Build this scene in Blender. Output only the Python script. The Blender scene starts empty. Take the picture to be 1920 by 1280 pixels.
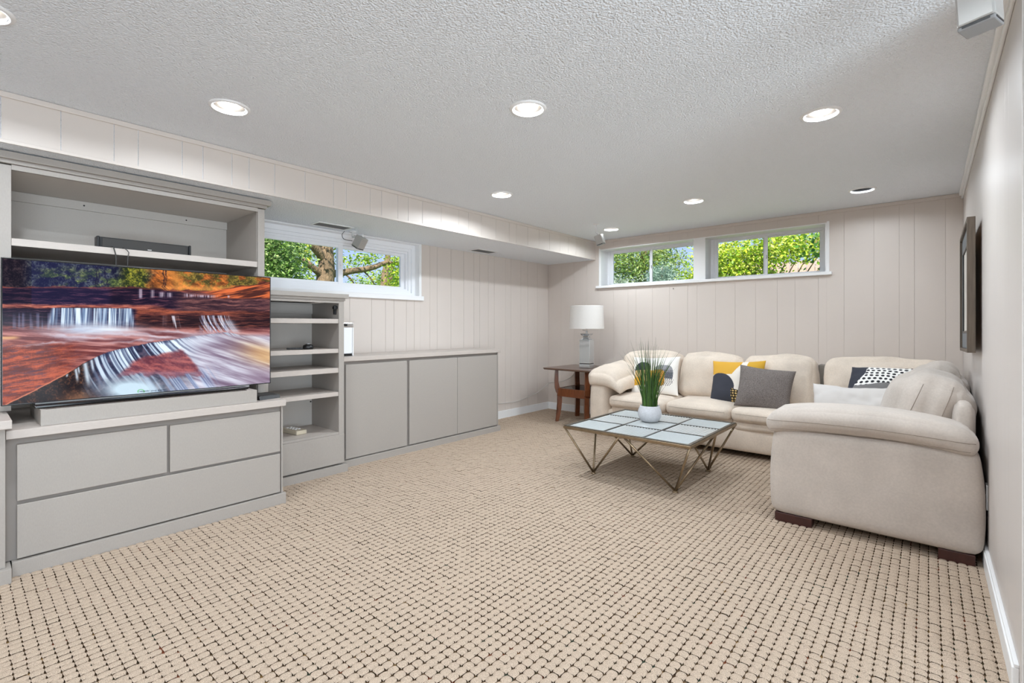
import bpy, bmesh, math, random
import numpy as np
from mathutils import Vector, Matrix, noise as mnoise
from mathutils.bvhtree import BVHTree

random.seed(7); RNG = np.random.default_rng(7)
S = bpy.context.scene
COL = S.collection

# ------------------------------------------------------------------ camera
cd = bpy.data.cameras.new('camera'); cam = bpy.data.objects.new('camera', cd); COL.objects.link(cam)
cd.sensor_width = 36; cd.lens = 904 / 1920 * 36; cd.shift_y = -28 / 1920
cd.clip_start = .02; cd.clip_end = 200
cam.location = (0, 0, 1.2); cam.rotation_euler = (math.pi / 2, 0, math.atan(782 / 904))
S.camera = cam
# ------------------------------------------------------------------ world, sun, exposure
W = bpy.data.worlds.new('sky'); S.world = W; W.use_nodes = True
wn = W.node_tree.nodes; wl = W.node_tree.links
tcw = wn.new('ShaderNodeTexCoord'); sxy = wn.new('ShaderNodeSeparateXYZ'); rmp = wn.new('ShaderNodeValToRGB'); bg = wn['Background']
wl.new(tcw.outputs['Generated'], sxy.inputs[0]); wl.new(sxy.outputs['Z'], rmp.inputs[0]); wl.new(rmp.outputs[0], bg.inputs['Color'])
el = rmp.color_ramp.elements
el[0].position = 0.0; el[0].color = (.46, .56, .74, 1); el[1].position = 1.0; el[1].color = (.10, .22, .52, 1)
k = el.new(.25); k.color = (.26, .40, .70, 1)
bg.inputs['Strength'].default_value = 1.0
sd = bpy.data.lights.new('sun', 'SUN'); sd.energy = 9.0; sd.angle = .01; sd.color = (1, .95, .86)
so = bpy.data.objects.new('sun', sd); COL.objects.link(so)
so.rotation_euler = Vector((-.45, .5, -.85)).to_track_quat('-Z', 'Y').to_euler()
S.view_settings.view_transform = 'Standard'; S.view_settings.look = 'None'
S.view_settings.exposure = 0.60; S.view_settings.gamma = 1.0; S.view_settings.use_curve_mapping = False
S.cycles.use_denoising = True
S.cycles.use_adaptive_sampling = True; S.cycles.adaptive_threshold = .02
S.cycles.max_bounces = 8; S.cycles.diffuse_bounces = 5; S.cycles.glossy_bounces = 3; S.cycles.transmission_bounces = 4; S.cycles.transparent_max_bounces = 8
S.cycles.caustics_reflective = False; S.cycles.caustics_refractive = False
S.cycles.sample_clamp_indirect = 6
BULB_W = 5.9        # watts of each downlight
dl = bpy.data.lights.new('fill_light', 'AREA'); dl.shape = 'RECTANGLE'; dl.size = 2.0; dl.size_y = 3.4; dl.energy = 180; dl.color = (.80, .915, 1)
do = bpy.data.objects.new('fill_light', dl); COL.objects.link(do); do.location = (3.15, -.7, .75); do.rotation_euler = (0, math.pi / 2 + .88, 0)   # added fill light, outside an invented patio door behind the camera
# ------------------------------------------------------------------ helpers
def lin(c):
    return tuple((v / 255 / 12.92) if v / 255 <= .04045 else ((v / 255 + .055) / 1.055) ** 2.4 for v in c)

def mat(name, rgb, rough=.6, fine=0, fscale=150, metal=0, spec=.5, var=0, vscale=6, bump=0, bscale=200, bdist=.002, coat=0, sheen=0, emit=None, estr=0, stretch=None, attr=None):
    m = bpy.data.materials.new(name); m.use_nodes = True
    nt = m.node_tree; n = nt.nodes; l = nt.links; p = n['Principled BSDF']
    c = lin(rgb)
    p.inputs['Base Color'].default_value = (*c, 1); p.inputs['Roughness'].default_value = rough
    p.inputs['Metallic'].default_value = metal; p.inputs['Specular IOR Level'].default_value = spec
    p.inputs['Coat Weight'].default_value = coat
    if sheen: p.inputs['Sheen Weight'].default_value = sheen; p.inputs['Sheen Roughness'].default_value = .4
    tc = n.new('ShaderNodeTexCoord')
    src = tc.outputs['Object']
    if stretch:
        mp = n.new('ShaderNodeMapping'); mp.inputs['Scale'].default_value = stretch; l.new(src, mp.inputs['Vector']); src = mp.outputs[0]
    if attr:
        a = n.new('ShaderNodeVertexColor'); a.layer_name = attr
        l.new(a.outputs['Color'], p.inputs['Base Color'])
    if var:
        t = n.new('ShaderNodeTexNoise'); t.inputs['Scale'].default_value = vscale; t.inputs['Detail'].default_value = 5
        l.new(src, t.inputs['Vector'])
        mr = n.new('ShaderNodeMapRange'); mr.inputs['From Min'].default_value = .3; mr.inputs['From Max'].default_value = .7
        mr.inputs['To Min'].default_value = 1 - var; mr.inputs['To Max'].default_value = 1 + var
        l.new(t.outputs['Fac'], mr.inputs['Value'])
        mx = n.new('ShaderNodeMix'); mx.data_type = 'RGBA'; mx.blend_type = 'MULTIPLY'; mx.inputs['Factor'].default_value = 1
        mx.inputs['A'].default_value = (*c, 1)
        if attr: l.new(a.outputs['Color'], mx.inputs['A'])
        l.new(mr.outputs[0], mx.inputs['B']); l.new(mx.outputs['Result'], p.inputs['Base Color'])
    if fine:
        t3 = n.new('ShaderNodeTexNoise'); t3.inputs['Scale'].default_value = fscale; t3.inputs['Detail'].default_value = 3
        l.new(src, t3.inputs['Vector'])
        m3 = n.new('ShaderNodeMapRange'); m3.inputs['From Min'].default_value = .3; m3.inputs['From Max'].default_value = .7
        m3.inputs['To Min'].default_value = 1 - fine; m3.inputs['To Max'].default_value = 1 + fine
        l.new(t3.outputs['Fac'], m3.inputs['Value'])
        x3 = n.new('ShaderNodeMix'); x3.data_type = 'RGBA'; x3.blend_type = 'MULTIPLY'; x3.inputs['Factor'].default_value = 1
        l.new(p.inputs['Base Color'].links[0].from_socket, x3.inputs['A']); l.new(m3.outputs[0], x3.inputs['B']); l.new(x3.outputs['Result'], p.inputs['Base Color'])
    if bump:
        t2 = n.new('ShaderNodeTexNoise'); t2.inputs['Scale'].default_value = bscale; t2.inputs['Detail'].default_value = 4
        l.new(src, t2.inputs['Vector'])
        b = n.new('ShaderNodeBump'); b.inputs['Strength'].default_value = bump; b.inputs['Distance'].default_value = bdist
        l.new(t2.outputs['Fac'], b.inputs['Height']); l.new(b.outputs[0], p.inputs['Normal'])
    if emit is not None:
        p.inputs['Emission Color'].default_value = (*lin(emit), 1); p.inputs['Emission Strength'].default_value = estr
    return m

M = {}
M['wall'] = mat('painted_panelling', (212, 202, 194), .5, var=.012, vscale=3, bump=.08, bscale=160, bdist=.001)
M['wall_r'] = mat('painted_panelling_pale', (208, 201, 196), .42, var=.01, vscale=3, bump=.08, bscale=90, bdist=.001, stretch=(1, 1, .06))
M['joint'] = mat('panel_joint', (205, 195, 187), .6)
M['white'] = mat('white_paint', (240, 240, 240), .4)
M['vinyl'] = mat('white_vinyl', (243, 244, 247), .32)
M['cab'] = mat('greige_laminate', (166, 159, 152), .5, var=.035, vscale=260, bump=.03, bscale=500, bdist=.0006, stretch=(1, 1, .3))
M['cabtop'] = mat('greige_worktop', (192, 182, 174), .42, var=.03, vscale=200, stretch=(1, .2, 1))
M['cab_in'] = mat('greige_carcass', (203, 197, 190), .6, var=.03, vscale=260)
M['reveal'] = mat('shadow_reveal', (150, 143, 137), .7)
M['black'] = mat('black_plastic', (18, 18, 20), .35)
M['blackg'] = mat('black_gloss', (10, 10, 12), .12)
M['grille'] = mat('dark_grille', (52, 50, 48), .7, var=.1, vscale=700)
M['chrome'] = mat('chrome', (225, 226, 228), .12, metal=1)
M['silver'] = mat('silver_paint', (186, 184, 180), .35, metal=.35)
M['silver_d'] = mat('silver_grille', (150, 150, 150), .5, metal=.3)
M['brass'] = mat('aged_bronze', (150, 132, 108), .3, metal=.9, var=.15, vscale=25)
M['wood'] = mat('walnut', (112, 62, 33), .35, var=.28, vscale=14, stretch=(6, 6, .8), coat=.2)
M['woodtop'] = mat('walnut_top', (96, 70, 56), .3, var=.2, vscale=10, stretch=(.8, 9, 9), coat=.3)
M['leg'] = mat('dark_red_wood', (62, 30, 24), .45, var=.2, vscale=20)
M['frame'] = mat('weathered_bronze_wood', (92, 80, 68), .55, var=.25, vscale=18, stretch=(6, 1, .5))
M['mat'] = mat('grey_mount', (112, 116, 120), .6)
M['linen'] = mat('lamp_linen', (228, 225, 221), .8, var=.02, vscale=120, bump=.1, bscale=500, bdist=.0005)
M['suede'] = mat('cream_microsuede', (217, 203, 188), .95, spec=.08, fine=.05, fscale=90, var=.09, vscale=5.5, bump=.12, bscale=700, bdist=.0006, sheen=.25)
M['suede_shade'] = mat('shaded_microsuede', (196, 186, 177), .95, spec=.08, fine=.05, fscale=90, var=.09, vscale=4.5, bump=.12, bscale=700, bdist=.0006, sheen=.25)  # same suede, darkened to paint in the shade on near arm and right run
M['stitch'] = mat('stitching', (150, 138, 126), .9)
M['strap'] = mat('taupe_cloth', (134, 128, 121), .9)
M['greycloth'] = mat('grey_woven_cloth', (116, 108, 104), .95, var=.6, vscale=240, bump=.4, bscale=300, bdist=.001)
M['whitecloth'] = mat('white_cotton', (208, 203, 199), .9, bump=.1, bscale=500, bdist=.0008)
M['print'] = mat('printed_cotton', (240, 240, 240), .9, attr='print', bump=.1, bscale=600, bdist=.0006)
M['pot'] = mat('rough_grey_ceramic', (205, 206, 210), .8, var=.08, vscale=60, bump=.6, bscale=130, bdist=.004, stretch=(1, 1, 2.5))
M['soil'] = mat('dark_moss', (44, 48, 30), .95, var=.3, vscale=80)
M['vent'] = mat('vent_grey', (150, 149, 148), .5)
M['vent_d'] = mat('vent_shadow', (70, 69, 68), .7)
M['beige'] = mat('beige_plastic', (206, 194, 172), .5)
M['cable'] = mat('white_cable', (226, 224, 220), .5)
M['wire'] = mat('dark_cable', (60, 58, 56), .5)
M['bark'] = mat('bark', (116, 98, 76), .95, var=.4, vscale=9, bump=1, bscale=30, bdist=.03, stretch=(2, 2, .6))
M['fence'] = mat('pale_fence', (186, 158, 146), .8, var=.1, vscale=5)
M['ground'] = mat('lawn', (92, 122, 52), .95, var=.3, vscale=3)
M['bulb'] = mat('lit_bulb', (255, 250, 240), .3, emit=(255, 246, 234), estr=9)
M['bulb_off'] = mat('unlit_bulb', (196, 198, 196), .25)
M['refl'] = mat('reflector', (150, 148, 146), .35, metal=.7)
M['red'] = mat('red_glow_mark', (190, 60, 50), .4, emit=(210, 90, 70), estr=.6)

# stippled ceiling
def ceiling_mat():
    m = mat('stippled_ceiling', (240, 244, 249), .75, bump=0)
    nt = m.node_tree; n = nt.nodes; l = nt.links; p = n['Principled BSDF']
    tc = n.new('ShaderNodeTexCoord')
    t = n.new('ShaderNodeTexNoise'); t.inputs['Scale'].default_value = 105; t.inputs['Detail'].default_value = 4; t.inputs['Roughness'].default_value = .6
    v = n.new('ShaderNodeTexVoronoi'); v.inputs['Scale'].default_value = 140; v.feature = 'SMOOTH_F1'
    l.new(tc.outputs['Object'], t.inputs['Vector']); l.new(tc.outputs['Object'], v.inputs['Vector'])
    a = n.new('ShaderNodeMath'); a.operation = 'SUBTRACT'; l.new(t.outputs['Fac'], a.inputs[0]); l.new(v.outputs['Distance'], a.inputs[1])
    b = n.new('ShaderNodeBump'); b.inputs['Strength'].default_value = .95; b.inputs['Distance'].default_value = .0075
    l.new(a.outputs[0], b.inputs['Height']); l.new(b.outputs[0], p.inputs['Normal'])
    return m
M['ceil'] = ceiling_mat()

def carpet_mat():
    m = mat('carpet_loop', (192, 172, 152), 1.0, spec=.1, var=.34, vscale=380, bump=.9, bscale=420, bdist=.004)
    return m
M['carpet'] = carpet_mat()
def carpet_base():
    m = mat('carpet_backing', (92, 74, 56), 1.0, spec=.05)
    nt = m.node_tree; n = nt.nodes; l = nt.links; p = n['Principled BSDF']
    tc = n.new('ShaderNodeTexCoord'); v = n.new('ShaderNodeTexVoronoi'); v.inputs['Scale'].default_value = 24
    l.new(tc.outputs['Object'], v.inputs['Vector'])
    sx = n.new('ShaderNodeSeparateColor'); l.new(v.outputs['Color'], sx.inputs[0])
    r = n.new('ShaderNodeValToRGB'); l.new(sx.outputs[0], r.inputs[0])
    r.color_ramp.interpolation = 'CONSTANT'
    e = r.color_ramp.elements
    e[0].position = 0; e[0].color = (*lin((82, 64, 48)), 1); e[1].position = .55; e[1].color = (*lin((100, 80, 60)), 1)
    for pos, c in ((.86, (72, 62, 44)), (.92, (128, 74, 52)), (.955, (62, 70, 58)), (.98, (134, 104, 66))):
        k = e.new(pos); k.color = (*lin(c), 1)
    l.new(r.outputs[0], p.inputs['Base Color'])
    return m
M['carpet_b'] = carpet_base()

def glass_mat(name, tint=(1, 1, 1), refl=.05, rough=.0):
    m = bpy.data.materials.new(name); m.use_nodes = True; nt = m.node_tree; n = nt.nodes; l = nt.links
    n.remove(n['Principled BSDF'])
    t = n.new('ShaderNodeBsdfTransparent'); t.inputs[0].default_value = (*tint, 1)
    g = n.new('ShaderNodeBsdfGlossy'); g.inputs['Roughness'].default_value = rough
    f = n.new('ShaderNodeFresnel'); f.inputs[0].default_value = 1.3
    mx = n.new('ShaderNodeMixShader'); l.new(f.outputs[0], mx.inputs[0]); l.new(t.outputs[0], mx.inputs[1]); l.new(g.outputs[0], mx.inputs[2])
    l.new(mx.outputs[0], n['Material Output'].inputs[0])
    return m
M['glass'] = glass_mat('window_glass')

def ribbed_glass():
    m = mat('ribbed_glass', (216, 222, 222), .10, spec=.6)
    n = m.node_tree.nodes; l = m.node_tree.links; p = n['Principled BSDF']
    p.inputs['Transmission Weight'].default_value = .35
    return m
M['rib'] = ribbed_glass()
M['tint'] = glass_mat('smoked_glass', (.45, .48, .46))

def smooth_path(P, n=6):
    P = [Vector(p) for p in P]; Q = [P[0]] + P + [P[-1]]; out = []
    for i in range(1, len(Q) - 2):
        a, b, c, d = Q[i - 1:i + 3]
        for k in range(n):
            f = k / n; out.append(.5 * ((2 * b) + (c - a) * f + (2 * a - 5 * b + 4 * c - d) * f * f + (3 * b - a - 3 * c + d) * f ** 3))
    return out + [P[-1]]
# --- mesh building
WL = {}
def link(o): COL.objects.link(o); return o
def obj(name, bm, m, parent=None, smooth=False, recalc=True):
    me = bpy.data.meshes.new(name)
    if parent is not None:
        bmesh.ops.translate(bm, verts=bm.verts, vec=-WL[parent])
    if recalc: bmesh.ops.recalc_face_normals(bm, faces=bm.faces)
    bm.to_mesh(me); bm.free()
    if smooth:
        for p in me.polygons: p.use_smooth = True
    me.materials.append(m)
    o = link(bpy.data.objects.new(name, me))
    if parent is not None:
        o.parent = parent; WL[o] = WL[parent].copy()
    else: WL[o] = Vector((0, 0, 0))
    return o
def thing(name, label, cat, loc, group=None):
    o = link(bpy.data.objects.new(name, None)); o.location = loc; o.empty_display_size = .1
    o['label'] = label; o['category'] = cat
    if group: o['group'] = group
    WL[o] = Vector(loc); return o
def tag(o, label, cat, group=None):
    o['label'] = label; o['category'] = cat
    if group: o['group'] = group
    return o
def struct(o): o['kind'] = 'structure'; return o
def NB(): return bmesh.new()
def bx(bm, x0, x1, y0, y1, z0, z1, bev=0):
    t = bmesh.new()
    bmesh.ops.create_cube(t, size=1)
    for v in t.verts:
        v.co = Vector(((x0 + x1) / 2 + v.co.x * (x1 - x0), (y0 + y1) / 2 + v.co.y * (y1 - y0), (z0 + z1) / 2 + v.co.z * (z1 - z0)))
    if bev: bmesh.ops.bevel(t, geom=t.edges[:], offset=bev, segments=2, affect='EDGES', profile=.5)
    merge(bm, t); return bm
def merge(bm, t, mtx=None):
    if mtx is not None: bmesh.ops.transform(t, matrix=mtx, verts=t.verts)
    vm = [bm.verts.new(v.co) for v in t.verts]; t.verts.index_update()
    for f in t.faces:
        try: bm.faces.new([vm[v.index] for v in f.verts])
        except ValueError: pass
    t.free(); return bm
def box(name, m, parent, x0, x1, y0, y1, z0, z1, bev=.002):
    return obj(name, bx(NB(), x0, x1, y0, y1, z0, z1, bev), m, parent)
def tube(bm, pts, r, seg=8, cap=True):
    pts = [Vector(p) for p in pts]; rs = r if isinstance(r, (list, tuple)) else [r] * len(pts)
    rings = []; up = None
    for i, p in enumerate(pts):
        d = (pts[min(i + 1, len(pts) - 1)] - pts[max(i - 1, 0)]).normalized()
        if up is None: up = d.orthogonal().normalized()
        a = (up - d * up.dot(d)); a = a.normalized() if a.length > 1e-6 else d.orthogonal().normalized(); up = a
        b = d.cross(a)
        rings.append([bm.verts.new(p + (a * math.cos(2 * math.pi * k / seg) + b * math.sin(2 * math.pi * k / seg)) * rs[i]) for k in range(seg)])
    for i in range(len(rings) - 1):
        for k in range(seg):
            bm.faces.new([rings[i][k], rings[i][(k + 1) % seg], rings[i + 1][(k + 1) % seg], rings[i + 1][k]])
    if cap: bm.faces.new(rings[0][::-1]); bm.faces.new(rings[-1])
    return bm
def lathe(bm, prof, c, seg=32, mtx=None):
    t = bmesh.new(); rings = []
    for r, z in prof:
        if r < 1e-6: rings.append([t.verts.new((0, 0, z))])
        else: rings.append([t.verts.new((r * math.cos(2 * math.pi * k / seg), r * math.sin(2 * math.pi * k / seg), z)) for k in range(seg)])
    for i in range(len(rings) - 1):
        A, B = rings[i], rings[i + 1]
        for k in range(seg):
            k2 = (k + 1) % seg
            q = [A[k % len(A)], A[k2 % len(A)], B[k2 % len(B)], B[k % len(B)]]
            u = []
            for v in q:
                if v not in u: u.append(v)
            if len(u) > 2: t.faces.new(u)
    M_ = Matrix.Translation(c) @ (mtx if mtx is not None else Matrix.Identity(4))
    return merge(bm, t, M_)
def rbox(mn, mx, r=.05, n=12, puff=(0, 0, 0), amp=0, nsc=5, seed=0, deform=None, mtx=None, grooves=()):
    """soft upholstered block: rounded box that bulges on its faces"""
    c = (Vector(mn) + Vector(mx)) / 2; h = (Vector(mx) - Vector(mn)) / 2
    t = bmesh.new(); bmesh.ops.create_cube(t, size=2)
    bmesh.ops.subdivide_edges(t, edges=t.edges[:], cuts=n, use_grid_fill=True)
    r = min(r, min(h) * .98)
    for v in t.verts:
        # bias samples to the rim
        p = Vector([math.copysign(1 - (1 - abs(q)) ** 1.35, q) for q in v.co])
        q = Vector((p.x * h.x, p.y * h.y, p.z * h.z))
        k = Vector([max(-(h[i] - r), min(h[i] - r, q[i])) for i in range(3)])
        d = q - k
        w = k + (d.normalized() * r if d.length > 1e-9 else d)
        P = p
        for i in range(3):
            j, l = (i + 1) % 3, (i + 2) % 3
            w[i] += puff[i] * math.copysign(abs(P[i]) ** 3, P[i]) * (1 - P[j] ** 2) * (1 - P[l] ** 2)
        for ax, pos, dep, wid, fax in grooves:
            g = math.exp(-((P[ax] - pos) / wid) ** 2)
            w[fax] -= math.copysign(dep * g * abs(P[fax]) ** 1.5, P[fax])
        if deform: w = deform(w, P)
        w = w + c
        if amp:
            nv = mnoise.noise_vector(w * nsc + Vector((seed * 7.3, seed * 3.1, seed)))
            nv2 = mnoise.noise_vector(w * nsc * 2.7 + Vector((seed * 2.3, seed * 5.1, seed)))
            w = w + nv * amp + nv2 * amp * .35
        v.co = w
    if mtx is not None: bmesh.ops.transform(t, matrix=Matrix.Translation(c) @ mtx @ Matrix.Translation(-c), verts=t.verts)
    return t
def prism(bm, poly, thick, mtx):
    """poly: list of (a,b) in local XZ, extruded +-thick/2 along local Y"""
    t = bmesh.new()
    A = [t.verts.new((a, -thick / 2, b)) for a, b in poly]; B = [t.verts.new((a, thick / 2, b)) for a, b in poly]
    t.faces.new(A); t.faces.new(B[::-1])
    for i in range(len(poly)):
        j = (i + 1) % len(poly); t.faces.new([A[j], A[i], B[i], B[j]])
    bmesh.ops.triangulate(t, faces=[f for f in t.faces if len(f.verts) > 4])
    return merge(bm, t, mtx)
def seam(bm_src, pts, direction, name, parent, r=.0022, m=None, lift=.0008):
    """stitched line laid onto a soft shape by casting onto its surface"""
    src = bm_src if isinstance(bm_src, BVHTree) else BVHTree.FromBMesh(bm_src)
    d = Vector(direction).normalized(); out = []
    for p in pts:
        hit = src.ray_cast(Vector(p) - d * 2, d)
        if hit[0] is not None: out.append(hit[0] - d * lift)
    if len(out) > 1: return obj(name, tube(NB(), out, r, 5), m or M['stitch'], parent, True)

# ------------------------------------------------------------------ the room
XL, XR, YB, ZC = -4.208, .222, 5.674, 2.35
XS, ZS = -3.42, 2.10          # soffit
WT = .26                      # wall thickness
def wall_boxes(axis, f0, f1, u0, u1, z0, z1, holes):
    us = sorted({u0, u1, *[h[0] for h in holes], *[h[1] for h in holes]}); zs = sorted({z0, z1, *[h[2] for h in holes], *[h[3] for h in holes]})
    bm = NB()
    for a, b in zip(us, us[1:]):
        for c, d in zip(zs, zs[1:]):
            if any(h[0] <= a and b <= h[1] and h[2] <= c and d <= h[3] for h in holes): continue
            if axis == 'x': bx(bm, f0, f1, a, b, c, d)
            else: bx(bm, a, b, f0, f1, c, d)
    return bm
LW = (1.57, 3.331, 1.505, 2.10)          # left window opening y0,y1,z0,z1
BW = (-3.342, -.77, 1.745, 2.227)        # back window opening x0,x1,z0,z1
PT = .004
wall_left = struct(obj('wall_left', wall_boxes('x', XL - WT, XL - PT, -2.6, YB + WT, 0, ZC + .1, [LW]), M['joint']))
wall_back = struct(obj('wall_back', wall_boxes('y', YB + PT, YB + WT, XL - PT, XR + .2, 0, ZC + .1, [BW]), M['joint']))
wall_right = struct(obj('wall_right', bx(NB(), XR + PT, XR + .18, 2.21, YB + PT, 0, ZC), M['joint']))
wall_front = struct(obj('wall_front', wall_boxes('y', -2.8, -2.6, XL - WT, 2.9, 0, ZC + .1, []), M['wall']))
w = wall_boxes('x', 2.7, 2.9, -2.6, 2.4, 0, ZC + .1, [(-2.1, 1.4, .02, 2.12)]); bx(w, XR + .18, 2.7, 2.21, 2.4, 0, ZC + .1)
struct(obj('wall_far_right', w, M['wall']))

def panels(parent, axis, f, sgn, cuts, z0, z1, m, hole=None, gap=.0028):
    """planks standing side by side, a recessed joint between each two"""
    for a, b in zip(cuts, cuts[1:]):
        segs = [(a, b, z0, z1)]
        if hole:
            h0, h1, hz0, hz1 = hole; segs = []
            if a < h0: segs.append((a, min(b, h0), z0, z1))
            if b > h1: segs.append((max(a, h1), b, z0, z1))
            ia, ib = max(a, h0), min(b, h1)
            if ib > ia + .001:
                segs.append((ia, ib, z0, hz0))
                if z1 - hz1 > .01: segs.append((ia, ib, hz1, z1))
        for p, q, c, d in segs:
            p2, q2 = p + (gap / 2 if abs(p - a) < 1e-6 else 0), q - (gap / 2 if abs(q - b) < 1e-6 else 0)
            if q2 - p2 < .01: continue
            fa, fb = sorted((f, f - sgn * PT * .98))
            if axis == 'x': box('panel', m, parent, fa, fb, p2, q2, c, d, .001)
            else: box('panel', m, parent, p2, q2, fa, fb, c, d, .0008)
cl = [-2.6, -2.2, -1.8, -1.5, -1.1, -.7, -.3, .1, .5, .9, 1.3, 1.57, 1.9, 2.2, 2.40, 2.483, 2.721, 2.886, 2.989, 3.146, 3.25, 3.465, 3.571, 3.779, 3.982, 4.153, 4.255, 4.41, 4.52, 4.736, 4.843, 5.05, 5.2, 5.42, YB]
panels(wall_left, 'x', XL, 1, cl, 0, ZS, M['wall'], LW)
cb = [XL, -3.98, -3.76, -3.55, -3.36, -3.14, -2.93, -2.82, -2.6, -2.38, -2.16, -2.05, -1.84, -1.63, -1.42, -1.21, -1.045, -.84, -.627, -.393, -.207, -.1, .109, XR]
panels(wall_back, 'y', YB, -1, cb, 0, ZC, M['wall'], BW, .0011)
cr = [2.21, 2.55, 2.66, 2.95, 3.3, 3.41, 3.7, 4.05, 4.25, 4.5, 4.85, 5.05, 5.35, YB]
panels(wall_right, 'x', XR, -1, cr, 0, ZC, M['wall_r'], None, .0014)

floor = struct(obj('floor', bx(NB(), XL - .1, 2.8, -2.7, YB + .05, -.1, 0), M['carpet_b']))
# ceiling with the holes of the recessed lights
LIGHTS = [(-2.776, .944), (-1.602, 1.981), (-.443, 3.068), (-2.814, 3.114), (-1.628, 4.417), (-.425, 4.993), (-2.833, 5.061), (-2.60, .055), (-.5, .75), (-1.6, -.9), (.9, -.3), (-2.7, -1.6), (1.6, 1.2)]  # the last five are unseen, added to brighten the room
bm = NB(); ed = []
def loop(pts):
    vs = [bm.verts.new((x, y, ZC)) for x, y in pts]
    for i in range(len(vs)): ed.append(bm.edges.new((vs[i], vs[(i + 1) % len(vs)])))
loop([(XL - WT, -2.7), (2.8, -2.7), (2.8, YB + WT), (XL - WT, YB + WT)])
for lx, ly in LIGHTS: loop([(lx + .084 * math.cos(2 * math.pi * k / 28), ly + .084 * math.sin(2 * math.pi * k / 28)) for k in range(28)])
bmesh.ops.triangle_fill(bm, edges=ed, use_beauty=True)
for f in bm.faces:
    if f.normal.z > 0: f.normal_flip()
ceiling = struct(obj('ceiling', bm, M['ceil'], recalc=False))

# soffit over the cabinets
sof = struct(obj('soffit', bx(NB(), XL, XS - PT, -2.6, YB, ZS, ZC - .001), M['ceil']))
cs = [-2.6, -2.2, -1.8, -1.5, -1.1, -.7, -.3, .147, .362, .579, .687, .902, 1.012, 1.177, 1.281, 1.447, 1.661, 1.881, 1.987, 2.199, 2.308, 2.468, 2.577, 2.731, 2.949, 3.17, 3.3, 3.484, 3.698, 3.91, 4.025, 4.229, 4.436, 4.64, 4.853, 5.03, 5.206, 5.42, YB]
panels(sof, 'x', XS, 1, cs, ZS, ZC - .002, M['wall'])
struct(box('trim_1', M['wall'], None, XS - .004, XS + .006, -2.6, YB, ZS - .002, ZS + .016, .002))
struct(box('trim_2', M['wall'], None, XS, XS + .012, -2.6, YB, ZC - .03, ZC - .001, .004))
struct(box('trim_3', M['wall'], None, XS, XR, YB - .014, YB, ZC - .034, ZC - .001, .004))
# cove along the right wall
b = NB(); bx(b, XR - .012, XR, 2.21, YB, ZC - .05, ZC - .001, .004); bx(b, XR - .028, XR - .01, 2.21, YB, ZC - .026, ZC - .001, .006)
struct(obj('trim_4', b, M['white']))
# baseboards
b = bx(NB(), XL, XL + .014, 4.09, YB, 0, .105, .003); struct(obj('baseboard_left', b, M['white']))
b = bx(NB(), XL + .014, XR, YB - .014, YB, 0, .105, .003); struct(obj('baseboard_back', b, M['white']))
b = bx(NB(), XR - .018, XR, 2.262, YB - .02, 0, .088, .003); bx(b, XR - .013, XR, 2.262, YB - .02, .0885, .1, .002); struct(obj('baseboard_right', b, M['white']))

# unseen patio door, invented as an opening for the added fill light
d1 = link(bpy.data.objects.new('added_door', None)); d1.location = (2.8, -.35, 0); WL[d1] = Vector(d1.location); struct(d1)
b = NB()
for a in ((-2.1, -2.03, .02, 2.12), (1.33, 1.4, .02, 2.12), (-.39, -.31, .09, 2.05), (-2.03, 1.33, .02, .09), (-2.03, 1.33, 2.05, 2.12)): bx(b, 2.77, 2.83, a[0], a[1], a[2], a[3], .003)
obj('added_door_frame', b, M['vinyl'], d1)
for a in ((-2.03, -.39), (-.31, 1.33)): box('pane', M['glass'], d1, 2.798, 2.803, a[0], a[1], .09, 2.05, 0)

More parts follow.
